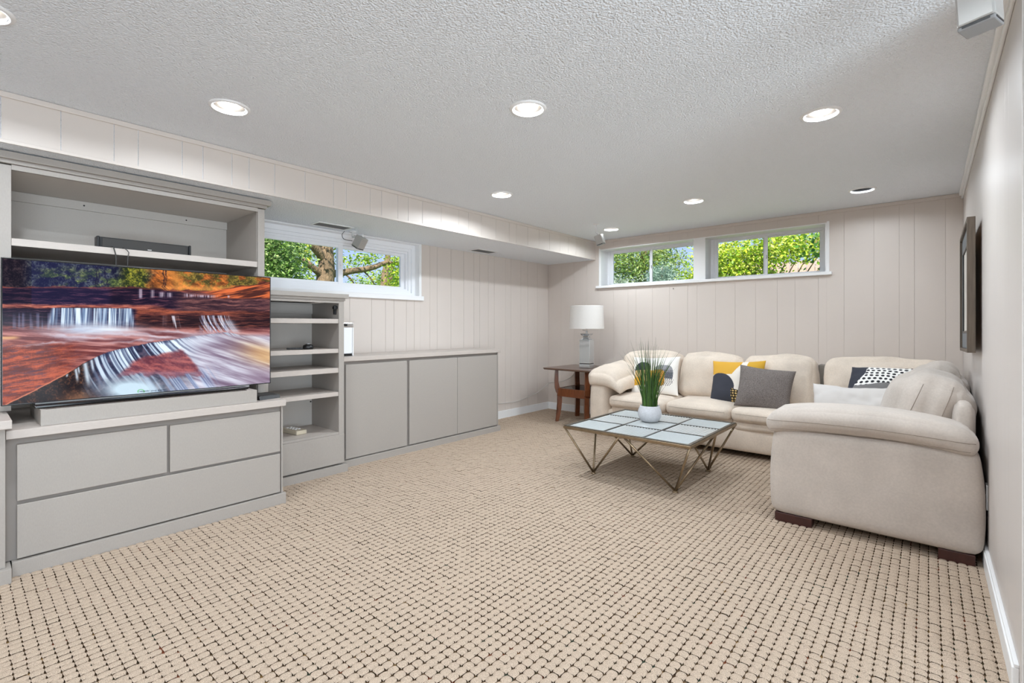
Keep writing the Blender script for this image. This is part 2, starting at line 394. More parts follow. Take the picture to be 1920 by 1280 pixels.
# carpet loops: one pebble of pile per cell, columns run along the room
def carpet():
    px, py = .0366, .0370
    ii = np.arange(-88, 34); jj = np.arange(-66, 108)
    I, J = np.meshgrid(ii, jj, indexing='ij'); I = I.ravel(); J = J.ravel()
    cx = -.9900 + (I + .5) * px; cy = 1.722 + (J + .5) * py
    ok = (cx > XL + .01) & (cy < YB - .01) & ((cx < XR - .02) | (cy < 2.19))
    cx, cy = cx[ok], cy[ok]; N = len(cx)
    k = 6; g = np.linspace(-1, 1, k); g = np.sign(g) * (1 - (1 - np.abs(g)) ** 1.3)
    U, V = np.meshgrid(g, g, indexing='ij'); U = U.ravel(); V = V.ravel()
    a, b_ = px * .5 * .985, py * .5 * 1.0
    sh = 1 - .20 * np.abs(U * V) ** 2.6
    r4 = (1.3 * np.abs(U) ** 4 + .7 * np.abs(V) ** 4) / 2
    TX = a * U * sh * (1 - .03 * V ** 2); TY = b_ * V * sh; TZ = .0075 * np.sqrt(np.clip(1 - r4 ** 1.15, 0, 1)) + .0003
    jx = RNG.normal(0, .0005, (N, 1)); jy = RNG.normal(0, .0007, (N, 1)); s = RNG.normal(1, .025, (N, 1)); hh = RNG.normal(1, .10, (N, 1))
    X = cx[:, None] + jx + TX[None] * s; Y = cy[:, None] + jy + TY[None] * s; Z = TZ[None] * hh
    co = np.stack([X, Y, Z], -1).reshape(-1, 3)
    q = np.array([[i * k + j, (i + 1) * k + j, (i + 1) * k + j + 1, i * k + j + 1] for i in range(k - 1) for j in range(k - 1)])
    F = (q[None] + (np.arange(N) * k * k)[:, None, None]).reshape(-1, 4)
    me = bpy.data.meshes.new('carpet_loops')
    me.vertices.add(len(co)); me.vertices.foreach_set('co', co.ravel())
    me.loops.add(F.size); me.loops.foreach_set('vertex_index', F.ravel())
    me.polygons.add(len(F)); me.polygons.foreach_set('loop_start', np.arange(0, F.size, 4)); me.polygons.foreach_set('loop_total', np.full(len(F), 4))
    me.polygons.foreach_set('use_smooth', np.ones(len(F), bool))
    me.update(); me.materials.append(M['carpet'])
    o = link(bpy.data.objects.new('carpet_loops', me)); o.parent = floor; o['kind'] = 'stuff'
carpet()

# ------------------------------------------------------------------ windows
def bars(bm, axis, f0, f1, u0, u1, z0, z1, w, wb=None, wt=None):
    wb = w if wb is None else wb; wt = w if wt is None else wt
    for a, b, c, d in ((u0, u0 + w, z0, z1), (u1 - w, u1, z0, z1), (u0 + w, u1 - w, z0, z0 + wb), (u0 + w, u1 - w, z1 - wt, z1)):
        if axis == 'x': bx(bm, f0, f1, a, b, c, d, .002)
        else: bx(bm, a, b, f0, f1, c, d, .002)
    return bm
# left: one sliding window deep in the wall
w1 = link(bpy.data.objects.new('window_1', None)); w1.location = (XL - .12, 2.45, 1.505); WL[w1] = Vector(w1.location); struct(w1)
b = NB(); bx(b, XL - .20, XL + .001, 3.319, 3.331, 1.53, 2.099); bx(b, XL - .20, XL + .001, 1.57, 1.582, 1.53, 2.099); bx(b, XL - .20, XL - .0, 1.57, 3.331, 2.088, 2.099)
obj('window_lining', b, M['white'], w1)
box('window_sill', M['white'], w1, XL - .20, XL + .028, 1.53, 3.362, 1.482, 1.53, .005)
box('window_casing', M['white'], w1, XL - .001, XL + .006, 3.331, 3.345, 1.53, 2.099, .002)
obj('outer_frame', bars(NB(), 'x', -4.40, -4.285, 1.582, 3.319, 1.53, 2.088, .045, .035, .045), M['vinyl'], w1)
obj('track_frame', bars(NB(), 'x', -4.39, -4.300, 1.627, 3.274, 1.565, 2.043, .035, .026, .03), M['vinyl'], w1)
obj('inner_frame', bars(NB(), 'x', -4.385, -4.315, 1.662, 3.239, 1.591, 2.013, .022, .018, .022), M['vinyl'], w1)
s1 = obj('sash', bars(NB(), 'x', -4.345, -4.318, 1.684, 2.475, 1.609, 1.991, .05, .022, .03), M['vinyl'], w1)
s2 = obj('sash', bars(NB(), 'x', -4.372, -4.347, 2.43, 3.217, 1.609, 1.991, .045, .022, .03), M['vinyl'], w1)
box('pane', M['glass'], s1, -4.334, -4.330, 1.73, 2.43, 1.627, 1.965, 0)
box('pane', M['glass'], s2, -4.362, -4.358, 2.472, 3.175, 1.627, 1.965, 0)
b = bx(NB(), -4.319, -4.308, 2.44, 2.458, 1.76, 1.83, .003); bx(b, -4.31, -4.30, 2.443, 2.455, 1.785, 1.80, .002); obj('latch', b, M['vinyl'], w1)
# back: a pair of sliders with a post between
def back_window(name, x0, x1, zt):
    w_ = link(bpy.data.objects.new(name, None)); w_.location = ((x0 + x1) / 2, YB + .2, 1.745); WL[w_] = Vector(w_.location); struct(w_)
    obj('outer_frame', bars(NB(), 'y', 5.855, 5.93, x0, x1, 1.745, 2.227, .034, .018, .018), M['vinyl'], w_)
    obj('inner_frame', bars(NB(), 'y', 5.868, 5.925, x0 + .034, x1 - .034, 1.763, 2.209, .018, .012, .012), M['vinyl'], w_)
    xm = (x0 + x1) / 2 - .0
    a = obj('sash', bars(NB(), 'y', 5.872, 5.893, x0 + .045, xm + .018, 1.768, 2.204, .03, .014, .018), M['vinyl'], w_)
    c = obj('sash', bars(NB(), 'y', 5.895, 5.916, xm - .03, x1 - .045, 1.768, 2.204, .035, .014, .018), M['vinyl'], w_)
    box('pane', M['glass'], a, x0 + .07, xm - .01, 5.881, 5.884, 1.779, 2.188, 0)
    box('pane', M['glass'], c, xm + .0, x1 - .075, 5.904, 5.907, 1.779, 2.188, 0)
    box('latch', M['chrome'], w_, xm + .004, xm + .012, 5.862, 5.872, 1.95, 1.99, .002)
    return w_
back_window('window_2', -3.33, -2.093, 2.2)
back_window('window_3', -1.954, -.782, 2.2)
b = NB(); bx(b, -3.342, -3.33, YB - .001, 5.93, 1.745, 2.226); bx(b, -.782, -.77, YB - .001, 5.93, 1.745, 2.226)
bx(b, -3.342, -.77, YB - .001, 5.93, 2.2225, 2.2345)
struct(obj('trim_5', b, M['white']))
struct(box('trim_6', M['white'], None, -2.093, -1.954, YB - .002, 5.93, 1.745, 2.2225, .002))
struct(box('trim_7', M['white'], None, -3.394, -.724, YB - .034, 5.93, 1.712, 1.745, .005))
b = NB(); bx(b, -.77, -.748, YB - .006, YB, 1.745, 2.245, .002); bx(b, -3.36, -3.342, YB - .006, YB, 1.745, 2.245, .002)
struct(obj('trim_8', b, M['white']))

# ------------------------------------------------------------------ built-in cabinets
CX = M['cab']
t = thing('media_cabinet', 'low greige three-drawer cabinet with overhanging top under the television', 'cabinet', (-3.7, .82, 0))
box('plinth', CX, t, -3.9, -3.30, .178, 1.472, 0, .075, .002)
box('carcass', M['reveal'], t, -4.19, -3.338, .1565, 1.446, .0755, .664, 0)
box('end_panel', CX, t, -4.19, -3.318, 1.447, 1.458, .0755, .664, .001)
box('drawer', CX, t, -3.3375, -3.316, .196, .800, .360, .632, .0025)
box('drawer', CX, t, -3.3375, -3.316, .814, 1.440, .357, .628, .0025)
box('drawer', CX, t, -3.3375, -3.316, .196, 1.440, .083, .342, .0025)
b = bx(NB(), -4.19, -3.644, .158, 1.4575, .664, .705, .001); bx(b, -3.6445, -3.300, .158, 1.472, .664, .705, .002); obj('worktop', b, M['cabtop'], t)

t = thing('side_cabinet', 'greige low cabinet at the left edge of the photo, only its corner showing', 'cabinet', (-3.7, -.3, 0))
box('plinth', CX, t, -3.9, -3.232, -.9, .174, 0, .072, .002)
box('carcass', CX, t, -4.19, -3.262, -.9, .155, .0725, .724, .002)
box('worktop', M['cabtop'], t, -3.60, -3.228, -.9, .175, .724, .764, .002)

t = thing('media_hutch', 'tall greige hutch with one open shelf and stepped cornice above the television', 'cabinet', (-3.85, .8, .705))
HX = -3.575
box('side_panel', CX, t, -4.185, HX - .02, 1.395, 1.442, .706, 2.03, .001)
box('side_panel', CX, t, -4.185, HX - .02, -.02, .19, .766, 2.03, .001)
box('stile', CX, t, HX - .02, HX, 1.397, 1.443, .706, 2.03, .002)
box('stile', CX, t, HX - .02, HX, -.02, .191, .766, 2.03, .002)
box('top_rail', CX, t, HX - .02, HX, .191, 1.397, 2.008, 2.035, .001)
box('top_panel', M['cab_in'], t, -4.185, HX - .02, .19, 1.395, 2.012, 2.03, .001)
box('back_panel', M['cab_in'], t, -4.185, -4.17, .19, 1.395, .706, 2.012, 0)
rl = box('back_rail', M['cab_in'], t, -4.169, -4.152, .191, 1.394, 1.955, 2.011, .001)
for yy in (.55, 1.12):
    bb = NB(); lathe(bb, [(0, .0), (.005, .0), (.005, .002), (0, .002)], (-4.152, yy, 1.985), 10, Matrix.Rotation(math.pi / 2, 4, 'Y')); obj('screw', bb, M['black'], rl)
box('shelf', M['cabtop'], t, -4.169, HX - .002, .1915, 1.3945, 1.618, 1.656, .001)
b = bx(NB(), -4.185, HX + .012, -.03, 1.455, 2.036, 2.062, .003); bx(b, -4.185, HX + .036, -.05, 1.474, 2.056, 2.093, .003)
obj('cornice', b, CX, t)

t = thing('shelf_unit', 'narrow greige open shelf unit between the television cabinet and the console', 'cabinet', (-3.9, 1.8, 0))
FX = -3.652
box('plinth', CX, t, -3.9, -3.634, 1.4725, 2.128, 0, .069, .002)
box('side_panel', CX, t, -4.19, FX - .018, 2.062, 2.102, .07, 1.403, .001)
box('side_panel', CX, t, -4.19, FX - .018, 1.459, 1.50, .07, 1.403, .001)
box('stile', CX, t, FX - .018, FX, 2.057, 2.103, .082, 1.41, .002)
box('stile', CX, t, FX - .018, FX, 1.459, 1.50, .082, 1.41, .002)
box('top_rail', CX, t, FX - .018, FX, 1.50, 2.057, 1.391, 1.41, .001)
box('back_panel', M['cab_in'], t, -4.19, -4.12, 1.50, 2.062, .07, 1.403, 0)
box('back_rail', M['cab_in'], t, -4.119, -4.105, 1.501, 2.061, 1.31, 1.39, .001)
box('base_panel', M['cabtop'], t, -4.119, FX - .019, 1.501, 2.061, .305, .337, .001)
box('lower_front', CX, t, FX - .018, FX + .004, 1.459, 2.103, .082, .318, .002)
box('bottom_rail', CX, t, FX - .018, FX - .002, 1.501, 2.056, .319, .338, .001)
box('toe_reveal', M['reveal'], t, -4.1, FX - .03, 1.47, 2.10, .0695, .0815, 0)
for z0, z1 in ((1.226, 1.262), (.985, 1.019), (.823, .862), (.632, .666)):
    box('shelf', M['cabtop'], t, -4.119, FX - .006, 1.501, 2.0565, z0, z1, .001)
b = bx(NB(), -4.19, FX + .008, 1.459, 2.11, 1.411, 1.432, .002); bx(b, -4.19, FX + .026, 1.459, 2.132, 1.432, 1.466, .002)
obj('cornice', b, CX, t)
b = bx(NB(), -3.74, -3.672, 2.045, 2.061, 1.345, 1.365, .003); bx(b, -3.69, -3.672, 2.03, 2.05, 1.338, 1.372, .004); bx(b, -3.73, -3.70, 2.048, 2.062, 1.30, 1.34, .002); obj('hinge', b, M['black'], t)
for z in (.60, 1.33):
    bb = NB(); lathe(bb, [(0, 0), (.007, 0), (.007, .004), (0, .004)], (-4.118 if z > 1 else -4.119, 1.64 if z > 1 else 2.05, z - (.06 if z < 1 else 0)), 8, Matrix.Rotation(math.pi / 2, 4, 'Y')); obj('screw', bb, M['black'], t)

t = thing('console_cabinet', 'waist-high greige console cabinet with three flat doors along the left wall', 'cabinet', (-3.95, 3.1, 0))
box('plinth', CX, t, -4.18, -3.725, 2.1285, 4.104, 0, .064, .002)
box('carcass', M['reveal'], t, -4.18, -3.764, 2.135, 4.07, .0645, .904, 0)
box('end_panel', CX, t, -4.18, -3.742, 4.07, 4.083, .0645, .904, .001)
box('door', CX, t, -3.7635, -3.742, 2.172, 2.806, .072, .876, .0025)
box('door', CX, t, -3.7635, -3.742, 2.834, 3.449, .074, .876, .0025)
box('door', CX, t, -3.7635, -3.742, 3.453, 4.064, .074, .876, .0025)
box('worktop', M['cabtop'], t, -4.20, -3.728, 2.11, 4.112, .904, .941, .002)

t = thing('riser_box', 'long low greige box raising the television off the cabinet top', 'stand', (-3.55, .79, .705))
b = NB(); bx(b, -3.352, -3.332, .279, 1.297, .7055, .785, .0015); bx(b, -3.84, -3.352, .279, .297, .7055, .785, .0015); bx(b, -3.84, -3.352, 1.279, 1.297, .7055, .785, .0015)
obj('box_side', b, CX, t)
box('box_top', M['cabtop'], t, -3.84, -3.3525, .2975, 1.2785, .766, .784, .001)

# ------------------------------------------------------------------ television
def vnoise(x, y, seed=0):
    r = np.random.default_rng(seed).random((64, 64))
    xi = np.floor(x).astype(int); yi = np.floor(y).astype(int); fx = x - xi; fy = y - yi
    fx = fx * fx * (3 - 2 * fx); fy = fy * fy * (3 - 2 * fy)
    g = lambda a, b: r[a % 64, b % 64]
    return (g(xi, yi) * (1 - fx) + g(xi + 1, yi) * fx) * (1 - fy) + (g(xi, yi + 1) * (1 - fx) + g(xi + 1, yi + 1) * fx) * fy
def fbm(x, y, seed=0, o=5):
    s = 0; a = .5; t_ = 0
    for k in range(o): s = s + a * vnoise(x * 2 ** k + 3.1 * k, y * 2 ** k + 1.7 * k, seed + k); t_ += a; a *= .55
    return s / t_
def sm(a, b, x): t_ = np.clip((x - a) / (b - a), 0, 1); return t_ * t_ * (3 - 2 * t_)
def waterfall_picture(s, v):
    """red-rock creek photo shown on the screen; s 0..1 left-right, v 0..1 top-down"""
    X = (5 * (1 - s) + 1803 * 1.41 * s) / ((1 - s) + 1.41 * s)       # drafting coordinates
    k_ = (X - 5) / 1798; yt = 30 + k_ * 115; yb = 985 - k_ * 153
    Y = yt + v * (yb - yt)
    C = np.zeros(X.shape + (3,))
    def put(mask, col):
        m_ = np.clip(mask, 0, 1)[..., None]; C[:] = C * (1 - m_) + m_ * np.asarray(col, float)
    def mixc(a, b, t_, g=1.0):
        t_ = np.clip(t_, 0, 1) ** g; return np.asarray(a, float) * (1 - t_[..., None]) + np.asarray(b, float) * t_[..., None]
    G = lambda x, c, w: np.exp(-((x - c) / w) ** 2)
    wob = (fbm(X / 70, Y / 40, 1) - .5)
    N2 = fbm(X / 30, Y / 24, 5); NF = fbm(X / 8, Y / 7, 12); ST = fbm(X / 130, (Y + wob * 20) / 9, 9); ST2 = fbm(X / 60, (Y + wob * 12) / 4, 15)
    rock = .55 * ST + .45 * ST2
    put(1, mixc((40, 22, 30), (150, 78, 62), sm(.3, .72, rock)))
    # forest
    edge = 212 + wob * 26 + np.clip(X - 850, 0, 999) * .04
    top = 1 - sm(-7, 7, Y - edge)
    leaf = .5 * N2 + .5 * NF
    put(top, mixc((20, 22, 44), (84, 92, 92), sm(.38, .78, leaf), 1.3))
    put(top * sm(.44, .66, fbm(X / 80, Y / 34, 3)) * sm(180, 330, X) * (1 - sm(880, 980, X)) * sm(50, 140, Y) * .85, mixc((44, 60, 40), (140, 152, 72), sm(.35, .75, leaf)))
    put(top * sm(770, 850, X) * (1 - sm(930, 1060, X)), mixc((34, 44, 24), (150, 146, 52), sm(.36, .74, leaf)))
    put(top * (1 - sm(110, 220, X)), mixc((18, 14, 24), (66, 52, 56), sm(.35, .8, leaf)))
    og = sm(930, 1030, X + wob * 160)
    put(top * og, mixc((96, 56, 30), (208, 118, 54), sm(.34, .72, .5 * leaf + .5 * fbm(X / 60, (Y - X * .5) / 20, 23))))
    put(top * og * sm(.42, .58, fbm(X / 60, Y / 36, 21)) * sm(1120, 1240, X) * .95, mixc((56, 54, 30), (146, 126, 56), sm(.35, .75, leaf)))
    put(top * G(X - (Y - 160) * 1.0, 1180, 46) * .55 * (1 - sm(205, 225, Y)), (236, 150, 70))
    put(top * sm(1020, 1100, X) * sm(185, 215, Y) * .55, (230, 150, 78))
    for tx, w_ in ((640, 5), (655, 3), (700, 4), (1092, 4), (1106, 3)): put(top * G(X - wob * 60 - (Y - 130) * (.25 if tx == 700 else .02), tx, w_) * .85, (20, 18, 32))
    rr = sm(1340, 1440, X) * sm(-5, 5, Y - (238 - (X - 1380) * .17 + wob * 34)) * (1 - sm(272, 296, Y))
    put(rr, mixc((70, 36, 32), (206, 104, 60), sm(.36, .66, fbm(X / 120, (Y + X * .20) / 12, 31))))
    # shadowed ledges
    led = sm(-5, 5, Y - (221 + np.clip(X - 900, 0, 900) * .062)) * (1 - sm(-10, 10, Y - 330 - sm(1000, 1200, X) * 34))
    put(led * (1 - rr), mixc((20, 15, 34), (112, 66, 78), sm(.40, .80, rock), 1.4))
    put(led * (1 - rr) * sm(1120, 1260, X) * .8, mixc((52, 32, 40), (146, 96, 88), sm(.3, .75, rock)))
    put(led * (1 - sm(250, 500, X)) * .35, (16, 14, 34))
    sp = vnoise(X / 3.2, Y / 120, 3)
    for cx_, w_, a, b_ in ((935, 11, 216, 292), (1015, 11, 222, 288), (1082, 20, 236, 285), (1130, 14, 240, 285), (1245, 16, 245, 282), (1290, 28, 250, 282), (1400, 42, 255, 285), (1345, 18, 255, 282), (1525, 10, 256, 284)):
        put(G(X, cx_, w_) * sm(a, a + 12, Y) * (1 - sm(b_ - 18, b_, Y)) * sm(.35, .62, sp) * .85, (196, 180, 196))
    # sunlit lips
    put(G(Y + wob * 26, 338, 11) * .8 * (1 - sm(960, 1120, X)), mixc((120, 62, 62), (206, 126, 104), sm(.3, .7, ST2)))
    put(G(Y + wob * 30 - np.clip(X - 900, 0, 900) * .02, 366, 10) * .55 * sm(860, 960, X), mixc((130, 66, 50), (206, 112, 72), ST2))
    # faces behind the falls
    put(sm(346, 360, Y) * (1 - sm(440, 505, Y)) * (1 - sm(890, 920, X)), mixc((22, 17, 36), (84, 58, 74), sm(.4, .8, rock)))
    put(sm(386, 402, Y) * (1 - sm(455, 500, Y)) * sm(880, 930, X), mixc((30, 17, 24), (112, 62, 54), sm(.35, .8, rock)))
    put(sm(1500, 1620, X) * sm(330, 400, Y) * (1 - sm(500, 560, Y)) * .85, mixc((34, 20, 26), (120, 66, 56), sm(.4, .8, rock)))
    # pool
    pool = sm(-22, 18, Y - (486 - X * .004 + wob * 30))
    flow = fbm((X + wob * 60) / 210, (Y - X * .05) / 13, 60)
    put(pool, mixc((96, 50, 54), (176, 120, 116), sm(.3, .75, flow)))
    redr = pool * (1 - sm(330, 700, X + (Y - 560) * .2 + wob * 120)) * sm(535, 640, Y + wob * 40)
    put(redr, mixc((92, 42, 38), (180, 86, 58), sm(.30, .74, .78 * fbm(X / 120, (Y + X * .14) / 13, 66) + .22 * NF)))
    put(redr * sm(.58, .70, fbm(X / 85, (Y + X * .16) / 9, 68)) * .6, (84, 56, 74))
    put(G(Y + X * .03, 548, 11) * (1 - sm(70, 150, X)) * .9, (206, 160, 112))
    # upper falls and their spray
    s1 = vnoise((X + (Y - 350) * .05) / 5, Y / 260, 40); s2 = vnoise(X / 13, Y / 300, 44); s3 = vnoise(X / 40, Y / 300, 47)
    fd = 1 - sm(430, 505, Y + wob * 40)
    f1 = sm(326, 356, X + (Y - 350) * .25) * (1 - sm(862, 890, X - (Y - 350) * .18)) * sm(345, 354, Y) * fd
    put(f1 * np.clip(.25 + .8 * sm(.26, .66, .45 * s1 + .3 * s2 + .25 * s3), 0, 1), mixc((96, 120, 156), (214, 228, 238), sm(.35, .8, .6 * s1 + .4 * s2)))
    put(f1 * G(X, 600, 16) * .5, (40, 40, 64))
    put(sm(40, 80, X) * (1 - sm(320, 350, X)) * sm(372, 400, Y) * (1 - sm(465, 500, Y)) * sm(.45, .75, s2) * .55, (118, 122, 150))
    put(G(X, 1095, 14) * sm(392, 402, Y) * (1 - sm(445, 480, Y)) * .45 * s1, (180, 160, 170))
    put(G(X - (Y - 400) * .22, 1158, 24) * sm(392, 402, Y) * (1 - sm(462, 492, Y)) * sm(.35, .6, vnoise((X - (Y - 400) * .22) / 6, Y / 300, 41)) * .85, (208, 208, 220))
    c2_ = X - (np.clip(Y - 395, 0, 200) ** 1.5) * .055
    put(sm(1322, 1345, X) * (1 - sm(1500, 1545, c2_)) * sm(388, 398, Y) * (1 - sm(480, 525, Y)) * sm(.28, .7, .5 * vnoise(c2_ / 6, Y / 300, 50) + .5 * vnoise(c2_ / 18, Y / 300, 52)), mixc((130, 134, 164), (222, 224, 234), s1))
    put(G(c2_, 1512, 34) * sm(410, 440, Y) * (1 - sm(490, 520, Y)) * .6, (200, 206, 220))
    foam = np.exp(-((X - 590) / 270) ** 2) * np.exp(-((Y - 486) / 40) ** 2)
    put(np.clip(foam * (.55 + .9 * fbm((X + 90 * wob) / 120, Y / 14, 70)), 0, .95), mixc((150, 164, 192), (216, 226, 236), fbm(X / 90, Y / 16, 71)))
    put(G(Y, 490, 14) * G(X, 740, 170) * .8, (214, 222, 232))
    for xa, ya, sl, w_, L_ in ((430, 540, .16, 15, 150), (560, 540, .06, 10, 190), (820, 515, .10, 12, 200), (1150, 505, .08, 10, 160), (1040, 530, .14, 8, 150), (930, 560, -.10, 9, 200), (300, 580, -.10, 9, 170)):
        put(G(Y - (X - xa) * sl + wob * 34, ya, w_) * G(X, xa, L_) * (.25 + .6 * flow), (192, 194, 210))
    # lower ledge
    xs_ = np.array([20, 200, 430, 540, 640, 760, 870, 1050, 1250, 1400, 1520, 1810]); ys_ = np.array([985, 900, 782, 712, 664, 620, 596, 564, 536, 510, 500, 552])
    crest = np.interp(X, xs_, ys_) + wob * 10; dd = Y - crest
    dark = sm(0, 7, dd) * (1 - sm(1280, 1420, X))
    put(dark, mixc((26, 24, 40), (84, 70, 84), sm(.35, .8, N2)))
    put(dark * (1 - sm(520, 720, X)), mixc((26, 18, 20), (104, 66, 46), sm(.42, .85, .5 * N2 + .5 * NF)))
    put(dark * G(X, 520, 110) * sm(860, 960, Y) * .75, (150, 108, 82))
    put(G(dd, 0, 4) * (1 - sm(430, 520, X)), (200, 120, 90))
    sw = np.interp(X, [400, 700, 900, 1200, 1500], [.14, .30, .48, .9, 1.6])
    q_ = X - dd * sw - .0006 * dd * dd
    a1 = vnoise(q_ / 8, dd / 700, 80); a2 = vnoise(q_ / 22, dd / 700, 82); a3 = vnoise(q_ / 60, dd / 900, 84)
    st = .4 * a1 + .35 * a2 + .25 * a3
    fall = sm(0, 9, dd) * (1 - sm(130, 290, dd + 60 * wob)) * sm(560, 700, X + (X < 700) * 40)
    put(fall * (.22 + .78 * sm(.22, .58, st)), mixc((70, 86, 122), (214, 230, 240), sm(.30, .74, st)))
    put(G(dd, 10, 10) * sm(620, 700, X) * (1 - sm(1430, 1540, X)) * sm(.45, .75, vnoise(q_ / 6, 0 * q_, 86)) * .8, (44, 50, 80))
    for cx_, ww, L_ in ((438, 7, 30), (497, 9, 120), (515, 6, 70), (560, 15, 200), (604, 8, 110)):
        put(G(X - dd * .16, cx_, ww) * sm(2, 12, dd) * (1 - sm(L_ * .5, L_, dd)) * .85, (196, 212, 226))
    # runout to the right
    rn = sm(1150, 1420, X + (Y - 520) * .25 + wob * 60) * sm(498, 540, Y)
    f3 = fbm((X + Y * .3) / 260, (Y - X * .30) / 17, 90); f4 = fbm((X + Y * .3) / 420, (Y - X * .30) / 40, 94)
    put(rn, mixc((106, 88, 110), (200, 202, 216), sm(.26, .70, .5 * f3 + .5 * f4)))
    put(G(X, 1760, 170) * G(Y - (X - 1760) * .24, 655, 70) * (.55 + .6 * f4), mixc((176, 132, 84), (216, 176, 118), f3))
    put(sm(1500, 1750, X) * sm(700, 790, Y) * .5, (112, 88, 108))
    put(np.clip(np.exp(-((X - 1330) / 130) ** 2) * np.exp(-((Y - 560 - (X - 1330) * -.05) / 34) ** 2), 0, 1) * .75, (204, 212, 226))
    # lower veil, mist
    put(sm(840, 1000, X) * sm(700, 800, Y) * sm(.25, .7, vnoise((X - Y * .75) / 16, Y / 400, 97)) * .75 * (1 - sm(1350, 1500, X)), mixc((84, 100, 140), (186, 200, 220), vnoise((X - Y * .75) / 9, Y / 400, 98)))
    mist = np.exp(-((X - 880) / 190) ** 2) * np.exp(-((Y - 880) / 66) ** 2)
    put(np.clip(mist * 1.35, 0, .97), (188, 210, 224))
    # red wedge between the veils
    tri = sm(-16, 16, Y - (662 - (X - 1010) * .22) + wob * 30) * sm(-20, 14, 782 - Y + wob * 70) * sm(-30, 40, X - 880 - (700 - Y) * .9 + wob * 60) * sm(-20, 14, 1205 + (Y - 610) * .85 - X + wob * 30)
    put(tri * .92, mixc((96, 48, 60), (164, 88, 86), sm(.3, .75, .75 * fbm(X / 70, (Y - X * .1) / 16, 33) + .25 * NF)))
    put(tri * G(Y, 775, 16) * .5, (150, 120, 140))
    # bluish room reflection on the screen, painted into the picture colours
    put((X > 200) * (Y < 330 + (X < 730) * 0) * (1 - sm(700, 760, X)) * .10, (84, 84, 180))
    # small ring mark and a line of tiny letters bottom centre
    rg = np.abs(np.hypot((X - 938) / 1.6, Y - 893) - 13); put((1 - sm(1, 4, rg)) * (Y < 900) * .8, (104, 176, 112))
    by = Y - (893 - (X - 938) * .062)
    ln = (np.abs(by) < 4.5) & (X > 925) & (X < 1105) & ~((X > 995) & (X < 1006)) & ~((X > 1044) & (X < 1053)); put(ln * (np.sin(X * .62) + .6 * np.sin(X * 1.1 + by) > -.15) * .8, (30, 40, 62))
    return np.clip(C, 0, 255)
def srgb2lin(C):
    c = C / 255; return np.where(c <= .04045, c / 12.92, ((c + .055) / 1.055) ** 2.4)
def set_color(me, name, rgb):
    a = me.color_attributes.new(name, 'FLOAT_COLOR', 'POINT')
    d = np.ones((len(me.vertices), 4), np.float32); d[:, :3] = rgb; a.data.foreach_set('color', d.ravel())

TVX, TY0, TY1, TZ0, TZ1 = -3.47, .150, 1.440, .806, 1.542
t = thing('television', 'large flat television showing a red-rock waterfall scene on a low black stand', 'television', (TVX, .8, .785))
b = NB(); bx(b, TVX - .012, TVX - .001, TY0, TY1, TZ0, TZ1, .002); obj('housing', b, M['blackg'], t)
b = NB(); bars(b, 'x', TVX - .010, TVX + .0015, TY0 - .001, TY1 + .001, TZ0 - .001, TZ1 + .001, .005); obj('bezel', b, M['black'], t)
nx, nz = 720, 410
gs = np.linspace(0, 1, nx); gv = np.linspace(0, 1, nz); GS, GV = np.meshgrid(gs, gv, indexing='ij')
pic = srgb2lin(waterfall_picture(GS, GV)).reshape(-1, 3)
co = np.stack([np.full(GS.size, .0), (TY0 + .005 + GS.ravel() * (TY1 - TY0 - .01)) - .8, (TZ1 - .005 - GV.ravel() * (TZ1 - TZ0 - .01)) - .785], -1)
me = bpy.data.meshes.new('screen')
idx = np.arange(nx * nz).reshape(nx, nz); F = np.stack([idx[:-1, :-1], idx[:-1, 1:], idx[1:, 1:], idx[1:, :-1]], -1).reshape(-1, 4)
me.vertices.add(len(co)); me.vertices.foreach_set('co', co.ravel()); me.loops.add(F.size); me.loops.foreach_set('vertex_index', F.ravel())
me.polygons.add(len(F)); me.polygons.foreach_set('loop_start', np.arange(0, F.size, 4)); me.polygons.foreach_set('loop_total', np.full(len(F), 4)); me.update()
set_color(me, 'picture', pic)
sm_ = mat('screen_picture', (4, 4, 6), .1, spec=.06)
n_ = sm_.node_tree.nodes; a_ = n_.new('ShaderNodeVertexColor'); a_.layer_name = 'picture'
sm_.node_tree.links.new(a_.outputs['Color'], n_['Principled BSDF'].inputs['Emission Color']); n_['Principled BSDF'].inputs['Emission Strength'].default_value = .92
me.materials.append(sm_); o = link(bpy.data.objects.new('screen', me)); o.parent = t; WL[o] = WL[t]
box('chin', M['silver_d'], t, TVX - .004, TVX + .004, TY0 + .12, TY1 - .14, TZ0 - .012, TZ0 + .0, .001)
box('logo', M['red'], t, TVX + .0042, TVX + .0055, .80, .862, TZ0 - .009, TZ0 - .003, .0005)
b = NB(); bx(b, -3.50, -3.385, .262, 1.265, .789, .803, .003); bx(b, -3.50, -3.4725, .5, 1.1, .80, .83); obj('stand_bar', b, M['blackg'], t)
box('stand_plate', mat('smoked_plate', (70, 60, 54), .15, coat=.5), t, -3.60, -3.362, .300, 1.245, .7842, .789, .001)

